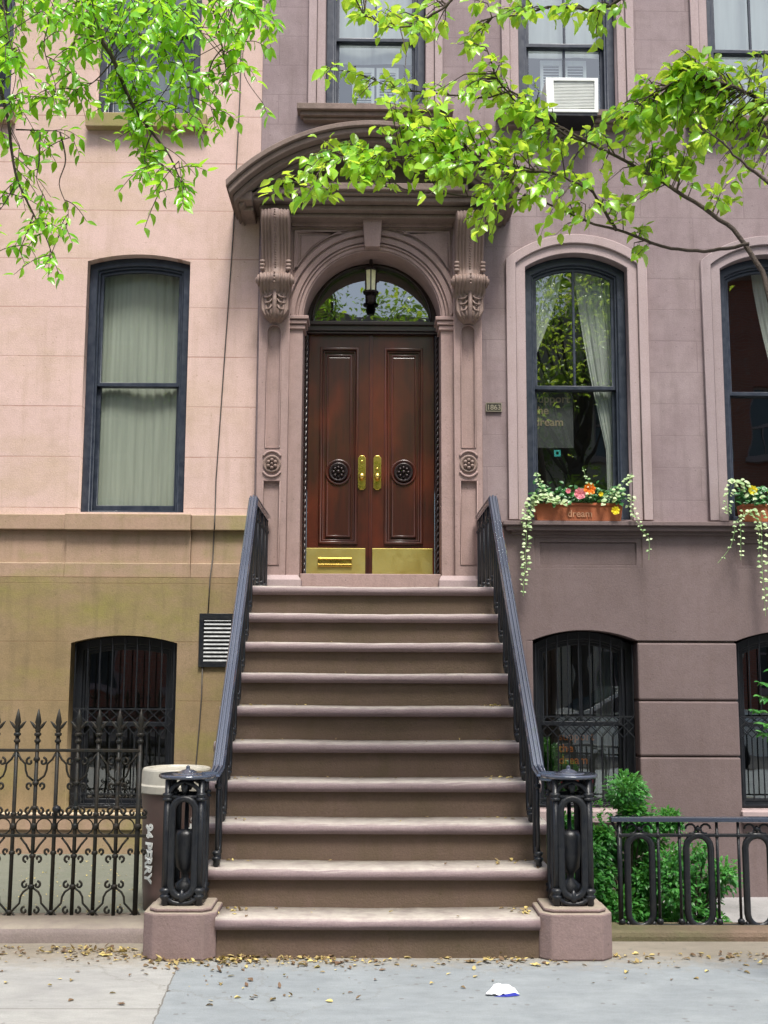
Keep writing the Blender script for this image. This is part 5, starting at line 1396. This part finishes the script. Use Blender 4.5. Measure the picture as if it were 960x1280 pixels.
# ------------------------------------------------------------------ planter boxes
def planter(x0, x1, z0, tag_l, tag_v, seed, blooms, full=True):
    rnd = random.Random(seed); Yb0, Yb1 = Y0-.125, Y0+.03
    h = .155
    m = MB()
    e = .012
    m.add([(x0+.02,Yb0+.012,z0),(x1-.02,Yb0+.012,z0),(x1-.02,Yb1,z0),(x0+.02,Yb1,z0),(x0,Yb0,z0+h),(x1,Yb0,z0+h),(x1,Yb1,z0+h),(x0,Yb1,z0+h),
           (x0+e,Yb0+e,z0+h),(x1-e,Yb0+e,z0+h),(x1-e,Yb1-e,z0+h),(x0+e,Yb1-e,z0+h),(x0+e,Yb0+e,z0+h-.03),(x1-e,Yb0+e,z0+h-.03),(x1-e,Yb1-e,z0+h-.03),(x0+e,Yb1-e,z0+h-.03)],
          [(0,3,2,1),(0,1,5,4),(1,2,6,5),(2,3,7,6),(3,0,4,7),(4,5,9,8),(5,6,10,9),(6,7,11,10),(7,4,8,11),(8,9,13,12),(9,10,14,13),(10,11,15,14),(11,8,12,15),(12,13,14,15)])
    m.box(x0-.006, x1+.006, Yb0-.007, Yb0-.0005, z0+h-.022, z0+h+.002)
    t = thing('flower_box', tag_l, 'flower box', ((x0+x1)/2, Yb0, z0))
    m.build('planter_trough', 'terra', t, bevel=.003)
    if full:
        me = textmesh('dream', .085, .001, .0012); me.transform(Matrix.Translation((x0+.28, Yb0-.0015, z0+.035))); me.transform(Matrix.Translation((0,.004,0))); link('faded_lettering', me, 'cream', t)
    # foliage
    fol = MB(); st = MB()
    zt = z0+h
    for _ in range(int(420*(x1-x0))):
        x = rnd.uniform(x0-.01, x1+.01); y = rnd.uniform(Yb0-.03, Yb1-.02)
        hgt = rnd.uniform(-.01, .14)*(1 if rnd.random() < .85 else 1.4)
        p = Vector((x, y, zt+hgt)); st.tube([(x*.9+.1*(x0+x1)/2, (Yb0+Yb1)/2, zt-.03), p], .0015, 3, cap=False)
        L = rnd.uniform(.03,.065); leaf(fol, p, Vector((rnd.uniform(-1,1), rnd.uniform(-1,.3), rnd.uniform(-.5,.6))), Vector((rnd.uniform(-.4,.4), -.6, .8)), L, L*.7, rnd.random(), .1, .2)
    pt_ = thing('planter_foliage', tag_v, 'plant', ((x0+x1)/2, Y0-.05, zt-.03))
    fol.build('leaves', 'dgreen', pt_); st.build('stems', 'dgreen', pt_)
    for (fx_, dz, mat, r, lab) in blooms:
        x = x0+fx_*(x1-x0); c = Vector((x, Yb0-.03, zt+dz))
        f = thing('flower', lab, 'flower', c)
        pm = MB()
        for layer, (nn, rr, up) in enumerate(((7, 1.0, .1), (6, .75, .5), (5, .45, 1.0))):
            for k in range(nn):
                a = 2*PI*k/nn+layer*.4; d = Vector((math.cos(a), -.35-up*.5, math.sin(a)+.15))
                leaf(pm, c, d, Vector((0,-1,.2)), r*rr, r*rr*.95, rnd.random(), -.2, -.15)
        pm.build('petals', mat, f)
        sm_ = MB(); sm_.tube([(x, (Yb0+Yb1)/2, zt-.02), (x, Yb0, zt+dz*.6), c], .002, 5); sm_.build('stem', 'dgreen', f)
def vine(name_label, pts, n, L0, seed, spread=.03, extra=0):
    rnd = random.Random(seed); P = smooth_poly(pts, 6)
    st = MB(); st.tube(P, .0022, 5); lv = MB()
    for j in range(n):
        t = j/n; p = P[int(t*(len(P)-1))]
        for s in (-1, 1):
            d = Vector((s*rnd.uniform(.5,1), rnd.uniform(-.6,.1), rnd.uniform(-.6,.3)))
            L = L0*rnd.uniform(.7,1.2)*(1-.45*t)
            leaf(lv, p+Vector((s*rnd.uniform(0,spread)*(1-.6*t), rnd.uniform(-.02,.0), rnd.uniform(-.01,.01))), d, Vector((0,-.8,.6)), L, L*.8, rnd.random(), .1, .15)
    t_ = thing('trailing_vine', name_label, 'vine', P[0])
    lv.build('leaves', 'ivy', t_); st.build('stem', 'ivy', t_)
YV = Y0-.16
bx0, bx1 = wx(669,640,Y0-.12), wx(779,640,Y0-.12); zbx = wz(720, 651, Y0-.13)+.0015
planter(bx0, bx1, zbx, 'terracotta flower box on the sill of the window with curtains', 'dark green foliage filling the flower box under the curtained window', 5,
    [(.50,.075,'pinkfl',.062,'pink bloom in the middle of the sill flower box'), (.61,.115,'orangefl',.064,'large orange bloom beside the pink one in the flower box'), (.74,.075,'yellowfl',.026,'small pale yellow bloom high in the flower box right of the orange bloom'),
     (.90,-.07,'yellowfl',.045,'bright yellow bloom hanging over the front of the flower box'), (.37,.10,'pinkfl',.028,'small pale pink bud left of the pink bloom')])
def vp(l): return [at(a, b, YV if len(l) else 0) for a, b in l]
vine('leafy vine trailing off the left end of the curtained window flower box', vp([(690,627),(676,622),(665,632),(660,650),(658,670),(657,690),(657,705),(655,722),(654,745)]), 30, .052, 2, .03)
vine('bushy pale vine sprouting from the left end of the flower box', vp([(700,630),(690,622),(678,618),(668,622),(660,634),(657,648),(657,660)]), 26, .055, 21, .04)
vine('pale vine rising at the right end of the curtained window flower box', vp([(760,628),(772,612),(784,600),(790,592)]), 16, .05, 3, .04)
vine('small leaved vine spilling right of the flower box toward the sill', vp([(765,622),(778,618),(790,622),(786,632),(792,640),(797,652),(803,664),(811,674),(811,700)]), 17, .042, 4, .02)
vine('short upright sprig at the left end of the flower box', vp([(682,625),(676,608),(672,598),(670,590)]), 9, .04, 6, .012)
vine('tallest sprig standing above the blooms in the flower box', vp([(735,620),(737,605),(732,595),(728,584)]), 7, .035, 8, .012)
x2 = wx(928,640,Y0-.12)
planter(x2, x2+.82, zbx, 'terracotta flower box on the sill at the right edge of the picture', 'dark foliage in the flower box at the right edge', 9,
    [(.10,.115,'yellowfl',.05,'yellow bloom in the flower box at the right edge'), (.3,.10,'yellowfl',.04,'second yellow bloom further right in the right edge flower box')], False)
vine('dark leafy clump drooping off the left end of the right edge box', vp([(945,622),(932,605),(920,600),(912,612),(908,630),(912,645)]), 26, .05, 31, .05)
vine('thin vine hanging left below the right edge flower box', vp([(935,640),(920,652),(918,665),(912,685),(897,704)]), 8, .03, 32, .01)
vine('straight vine hanging below the left end of the right edge box', vp([(930,640),(926,655),(926,680),(926,700)]), 9, .04, 33, .014)
vine('longest vine hanging low below the right edge flower box', vp([(950,640),(952,660),(952,690),(953,715),(955,740),(957,770)]), 18, .05, 34, .024)
vine('vine hanging at the picture edge from the right edge box', vp([(940,640),(946,650),(949,668),(948,690)]), 10, .04, 35, .02)

# ------------------------------------------------------------------ shrubs in the sunken areaway
def shrub(name, cx, cy, z0, z1, rx_, ry_, n, label, seed, mat='bush', L0=.042):
    rnd = random.Random(seed); t = thing(name, label, 'shrub', (cx, cy, z0)); st = MB(); lv = MB()
    cl = []
    for k in range(30):
        a = rnd.uniform(0, 2*PI); r = math.sqrt(rnd.random()); zf = rnd.uniform(.25, 1)
        e = Vector((cx+rx_*r*math.cos(a)*(.6+.4*zf), cy+ry_*r*math.sin(a), z0+(z1-z0)*zf*(1-.25*r*r)))
        st.tube([(cx+rnd.uniform(-.05,.05), cy, z0), ((cx+e.x)/2, (cy+e.y)/2, z0+(e.z-z0)*.6), e], [.012,.008,.003], 5); cl.append(e)
    for c in cl:
        R0 = rnd.uniform(.06,.15)
        for _ in range(n//40):
            v = Vector((rnd.gauss(0,1), rnd.gauss(0,1), rnd.gauss(0,.8))).normalized()*R0*rnd.random()**.4
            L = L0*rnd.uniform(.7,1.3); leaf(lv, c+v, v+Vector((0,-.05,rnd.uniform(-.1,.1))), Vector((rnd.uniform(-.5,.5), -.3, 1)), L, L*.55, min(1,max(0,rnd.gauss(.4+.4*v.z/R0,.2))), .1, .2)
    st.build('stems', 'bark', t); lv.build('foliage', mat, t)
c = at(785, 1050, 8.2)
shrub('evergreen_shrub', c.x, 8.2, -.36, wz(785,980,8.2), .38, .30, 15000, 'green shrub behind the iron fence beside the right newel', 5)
shrub('evergreen_shrub', wx(725,1100,7.9), 8.1, -.36, wz(725,1010,8.0), .24, .25, 6000, 'dark shrub seen through and behind the right cage newel', 6)
shrub('evergreen_shrub', wx(868,1080,7.8), 7.8, -.36, wz(868,1050,7.8), .26, .2, 4200, 'low loose shrub behind the middle of the right iron fence', 7)
# thin leafy sapling by the right basement window
t = thing('sapling', 'slender sapling in front of the barred window at the right edge', 'plant', (wx(975,1000,8.8), 8.8, -.36))
st = MB(); lv = MB(); rnd = random.Random(4); X = wx(975,1000,8.8)
st.tube([(X,8.8,-.36), (X,8.8,.8), (X-.04,8.8,wz(955,820,8.8))], .008, 6)
for (py, px) in ((852,945),(870,950),(888,940),(915,950),(835,965),(905,955)):
    e = at(px, py, 8.75); st.tube([(X,8.8,e.z-.03), e], .003, 4)
    for k in range(12):
        L = rnd.uniform(.05,.09); leaf(lv, Vector((X,8.8,e.z-.03)).lerp(e, rnd.uniform(.2,1)), Vector((rnd.uniform(-1,.6), rnd.uniform(-1,.2), rnd.uniform(-.5,.2))), Vector((0,-.5,1)), L, L*.45, rnd.random(), .1, .2)
for k in range(16):
    L = .02; leaf(lv, at(rnd.uniform(925,958), rnd.uniform(760,800), 9.7), Vector((rnd.uniform(-1,1),-.3,rnd.uniform(-1,0))), Vector((0,-1,.4)), L, L*.8, 1) if False else None
st.build('stem', 'bark', t); lv.build('leaves', 'bush', t)

# ------------------------------------------------------------------ litter, paper
rnd = random.Random(9); lit = MB()
def drop(x, y, z, L, tint): 
    leaf(lit, Vector((x, y, z+.004)), Vector((rnd.uniform(-1,1), rnd.uniform(-1,1), rnd.uniform(0,.25))), Vector((rnd.uniform(-.3,.3), rnd.uniform(-.3,.3), 1)), L, L*rnd.uniform(.4,.7), tint, rnd.uniform(0,.5), rnd.uniform(-.2,.3))
for _ in range(800):
    px = rnd.choice([rnd.uniform(0,180), rnd.uniform(270,480), rnd.gauss(375,60), rnd.uniform(270,700), rnd.uniform(180,300), rnd.uniform(680,960)])
    py = 1192+abs(rnd.gauss(0,9))+(rnd.random() < .12)*rnd.uniform(0,60)
    if px < 175: py -= 8
    g_ = gnd(px, py)
    if g_.y > YK-.01: continue
    drop(g_.x, g_.y, 0, rnd.uniform(.008,.042), rnd.random()**2.4)
for k in range(1, 10):
    for _ in range(14 if k < 7 else 6):
        x = rnd.choice([rnd.uniform(-.9,.9), rnd.uniform(.7,.92), rnd.uniform(-.92,-.75)]); y = D1+(k-1)*TR+rnd.uniform(.03, TR+.03)
        drop(x, y, k*RISE-.002, rnd.uniform(.008,.035), rnd.random()**2)
for _ in range(220):
    drop(rnd.uniform(-2.6,-1.3), rnd.uniform(7.15,9.4), .004, rnd.uniform(.006,.022), .5+.5*rnd.random())
for _ in range(60): drop(rnd.uniform(1.4,2.6), rnd.uniform(7.2,9.6), -.36, rnd.uniform(.01,.03), rnd.random())
for _ in range(330):
    px = rnd.choice([rnd.gauss(390,38), rnd.gauss(640,25), rnd.gauss(295,18), rnd.gauss(215,16), rnd.gauss(130,35)]); g_ = gnd(px, 1194+abs(rnd.gauss(0,6))-(8 if px < 175 else 0))
    if g_.y < YK-.02: drop(g_.x, g_.y, rnd.uniform(0,.008), rnd.uniform(.012,.05), rnd.random()**1.8)
for _ in range(70):
    k = rnd.choice([1,1,2,3,4,6]); sx_ = rnd.choice([-1,1,1]); drop(sx_*rnd.uniform(.70,.86), D1+(k-1)*TR+rnd.uniform(.10,TR+.03), k*RISE-.002, rnd.uniform(.012,.04), rnd.random()**1.3)
stuff(lit.build('leaf_litter', 'litter'))
def fallen(px, py, L, tint, label):
    global lit
    lit = MB(); g_ = gnd(px, py); rr = random.Random(px)
    c = Vector((g_.x, g_.y, .006))
    for k in range(5):
        a = -1.2+2.4*k/4; leaf(lit, c, Vector((math.cos(a+1.1), math.sin(a+1.1)*.9, .15)), Vector((0,0,1)), L*(1 if k == 2 else .75), L*.3, tint, .2, .1)
    tag(lit.build('fallen_leaf', 'litter'), label, 'leaf', 'large fallen leaves on the sidewalk')
fallen(128, 1196, .06, 1, 'large yellow fallen leaf below the left fence')
fallen(360, 1191, .05, .95, 'yellow fallen leaf in the litter before the first step')
fallen(585, 1204, .045, .15, 'brown fallen leaf on the paving left of the paper scrap')
fallen(668, 1208, .05, .9, 'pale yellow fallen leaf at the foot of the right pedestal')
fallen(150, 1257, .035, .0, 'dark curled leaf on the pale slab by its joint')
g0 = gnd(627, 1243)
pp = thing('paper_scrap', 'crumpled white paper scrap with blue edge on the sidewalk', 'paper', (g0.x, g0.y, 0))
m = MB()
W_ = .085; pr_ = random.Random(5); gx_, gy_ = 12, 8
for j in range(gy_+1):
    for i in range(gx_+1):
        u, v = i/gx_*2-1, j/gy_*2-1
        edge = .85+.12*math.sin(3*u+2*v)
        hgt = .004+.036*max(0, 1-(u*u*.9+(v-.2)**2*1.1))**.8 + pr_.uniform(0,.011)
        m.v.append((g0.x+u*W_*edge+pr_.uniform(-.004,.004), g0.y+v*.045*edge*(1-.3*abs(u))+pr_.uniform(-.004,.004), hgt if abs(u) < .99 else .004+pr_.uniform(0,.006)))
for j in range(gy_):
    for i in range(gx_):
        q_ = j*(gx_+1)+i; m.f.append((q_, q_+1, q_+gx_+2)); m.f.append((q_, q_+gx_+2, q_+gx_+1))
m.build('paper', 'paper', pp)
m = MB(); m.add([(g0.x-.045,g0.y-.048,.003),(g0.x+.02,g0.y-.052,.003),(g0.x+W_,g0.y-.030,.004),(g0.x+.06,g0.y-.033,.018),(g0.x+.01,g0.y-.050,.014)], [(0,1,4),(1,2,3,4)]); m.build('printed_edge', 'blue', pp)

# ------------------------------------------------------------------ the street behind the camera (mirrored in the panes)
def far_house(x0, x1, Yf, H, mat, label, nx, sh='trim'):
    h = thing('row_house', label, 'house', ((x0+x1)/2, Yf, 0), 'houses across the street')
    hs = []; W = (x1-x0)/nx
    for r in range(int(H//3.0)):
        for i in range(nx):
            cx = x0+W*(i+.5); hs.append((cx-.5, cx+.5, 1.0+3.0*r, 2.9+3.0*r))
    plate('wall', mat, h, rect(x0, x1, 0, H), [rect(*q) for q in hs], Yf-.4, Yf)
    for q in hs:
        w = plate('window', 'trim', h, rect(q[0]+.001, q[1]-.001, q[2]+.001, q[3]-.001), [rect(q[0]+.07, (q[0]+q[1])/2-.02, q[2]+.07, (q[2]+q[3])/2-.03), rect((q[0]+q[1])/2+.02, q[1]-.07, q[2]+.07, (q[2]+q[3])/2-.03), rect(q[0]+.07, q[1]-.07, (q[2]+q[3])/2+.03, q[3]-.07)], Yf-.2, Yf-.12)
        box('pane', 'owin', w, q[0]+.06, q[1]-.06, Yf-.19, Yf-.17, q[2]+.06, q[3]-.06, 0)
        box('window_sill', 'trim', h, q[0]-.1, q[1]+.1, Yf-.1, Yf+.12, q[2]-.14, q[2]-.002, .01)
    box('cornice', sh, h, x0, x1-.01, Yf-.3, Yf+.5, H+.001, H+.45, .03)
far_house(-15, -8.0, -9.0, 12.2, 'brickP', 'cream brick row house across the street at left', 3)
far_house(-8.0+.01, -1.2, -9.0, 12.6, 'brickO', 'red brick row house across the street facing the stoop', 3)
far_house(-1.2+.01, 5.2, -9.0, 10.2, 'brickP', 'cream brick row house across the street right of the stoop', 3)
far_house(5.2+.01, 9.4, -9.0, 12.3, 'brickP', 'pale narrow row house across the street', 2)
far_house(9.41, 15.5, -9.0, 11.8, 'brickO', 'red brick row house across the street at far right', 3)
def big_tree(x, y, H, Rc, n, label, seed):
    rnd = random.Random(seed); t = thing('shade_tree', label, 'tree', (x, y, 0), 'trees across the street')
    tr_ = MB(); tr_.tube([(x,y,-.02),(x+.05,y,1.5),(x-.03,y+.03,3.0),(x,y,H*.75)], [.2,.16,.13,.06], 10); lv = MB()
    for k in range(34):
        a = rnd.uniform(0,2*PI); r = Rc*math.sqrt(rnd.random()); z = rnd.uniform(2.8, H)
        rz_ = r*math.sqrt(max(.1, 1-((z-(H+2.8)/2)/((H-2.8)/2+.5))**2))
        c = Vector((x+rz_*math.cos(a), y+rz_*math.sin(a), z))
        tr_.tube([(x, y, z*.6+.8), ((x+c.x)/2, (y+c.y)/2, z*.8+.4), c], [.06,.035,.012], 6)
        for _ in range(n//34):
            v = Vector((rnd.gauss(0,1), rnd.gauss(0,1), rnd.gauss(0,.7))).normalized()*rnd.uniform(.2,.85)
            L = rnd.uniform(.08,.13); leaf(lv, c+v, Vector((rnd.uniform(-1,1), rnd.uniform(-1,1), rnd.uniform(-1,.2))), Vector((rnd.uniform(-.6,.6), rnd.uniform(-.6,.6), 1)), L, L*.6, rnd.random())
    tr_.build('trunk', 'bark', t, smooth=True); lv.build('crown', 'leafO', t)
big_tree(-1.0, -6.2, 11.6, 2.6, 8000, 'shade tree on the far pavement left of the stoop axis', 1)
big_tree(4.9, -6.4, 11.0, 2.8, 13000, 'shade tree on the far pavement right of the stoop axis', 2)
# parked car beside the camera, caught in the basement panes
def car(x, y):
    t = thing('parked_car', 'silver white car parked at the near kerb', 'car', (x, y, -.14)); z = -.14
    prof = [(-2.2,.32),(-2.22,.62),(-2.1,.80),(-1.35,.93),(-.95,1.02),(-.35,1.36),(.2,1.44),(.95,1.40),(1.55,1.05),(2.05,.98),(2.2,.80),(2.2,.35)]
    m = MB(); nn = len(prof)
    secs = ((-.84,.0,.96),(-.86,.0,1),(-.6,.0,1.0),(0,0,1.01),(.6,0,1.0),(.86,0,1),(.84,0,.96))
    for (yy, _, k) in secs:
        for (px, pz) in prof:
            nar = 1-.25*max(0, (pz-.95)/.5)
            m.v.append((x+px*k, y+yy*nar, z+pz))
    ns = len(secs)
    for i in range(ns-1):
        for j in range(nn): m.f.append((i*nn+j, i*nn+(j+1) % nn, (i+1)*nn+(j+1) % nn, (i+1)*nn+j))
    m.f.append(tuple(range(nn))); m.f.append(tuple(range((ns-1)*nn, ns*nn)))
    m.build('car_body', 'carpaint', t, smooth=False, bevel=.03)
    for s in (-1, 1):
        m = MB(); yy = y+s*.80
        m.add([(x-.85,yy+s*.028,z+1.0),(x-.36,yy-s*.07,z+1.30),(x+.2,yy-s*.085,z+1.37),(x+.9,yy-s*.075,z+1.33),(x+1.4,yy+s*.02,z+1.03)], [(0,1,2,3,4)]); m.build('side_window', 'owin', t)
    m = MB(); m.add([(x-1.0,y-.72,z+1.015),(x-1.0,y+.72,z+1.015),(x-.38,y+.60,z+1.375),(x-.38,y-.60,z+1.375)], [(0,1,2,3)]); m.build('windscreen', 'owin', t)
    for dx in (-1.4, 1.35):
        for s in (-1, 1):
            m = MB(); m.lathe([(.12,-.10),(.31,-.10),(.33,-.06),(.33,.06),(.31,.10),(.12,.10)], (x+dx, y+s*.80, z+.33), 24, 'y'); w = m.build('wheel', 'tyre', t)
            m = MB(); m.lathe([(.2,-.105),(.2,.105)], (x+dx, y+s*.80, z+.33), 16, 'y'); m.build('wheel_rim', 'louv', w)
    for s in (-1, 1):
        m = MB(); m.lathe([(.09,-.02),(.10,.0),(.08,.04)], (x-2.16, y+s*.6, z+.68), 12, 'x'); m.build('headlight', 'white', t)
car(4.3, 1.25)

# ------------------------------------------------------------------ light, camera
EL, AZ = 64, 12      # sun elevation; azimuth to the right of straight behind the camera
w = bpy.data.worlds.new('World'); sc.world = w; w.use_nodes = True
nt = w.node_tree; bg = nt.nodes['Background']; sky = nt.nodes.new('ShaderNodeTexSky'); sky.sky_type = 'NISHITA'; sky.sun_disc = False
sd = Vector((math.sin(R_(AZ))*math.cos(R_(EL)), -math.cos(R_(AZ))*math.cos(R_(EL)), math.sin(R_(EL))))   # towards the sun
sky.sun_elevation = R_(EL); sky.sun_rotation = math.atan2(sd.x, sd.y)
sky.air_density = 1.0; sky.dust_density = 4.0; sky.ozone_density = .8
nt.links.new(sky.outputs[0], bg.inputs[0]); bg.inputs[1].default_value = .125
L = bpy.data.lights.new('sun', 'SUN'); L.energy = 2.9; L.angle = R_(15); L.color = (1, .972, .925)
lo = bpy.data.objects.new('sun', L); COL.objects.link(lo); lo.rotation_euler = sd.to_track_quat('Z', 'Y').to_euler(); lo.location = (0, -5, 12)

cam = bpy.data.cameras.new('camera'); co = bpy.data.objects.new('camera', cam); COL.objects.link(co); sc.camera = co
cam.sensor_fit = 'VERTICAL'; cam.sensor_height = 36; cam.sensor_width = 27; cam.lens = 36*F/1280; cam.clip_end = 2000; cam.clip_start = .05
Mx = Matrix((( RT.x, UP.x, -FW.x, CX), (RT.y, UP.y, -FW.y, 0), (RT.z, UP.z, -FW.z, CH), (0,0,0,1)))
co.matrix_world = Mx
sc.render.engine = 'CYCLES'
sc.render.resolution_x, sc.render.resolution_y = 768, 1024
sc.cycles.max_bounces = 8; sc.cycles.transparent_max_bounces = 12
sc.view_settings.view_transform = 'Standard'; sc.view_settings.look = 'None'; sc.view_settings.gamma = 1
sc.view_settings.exposure = .9
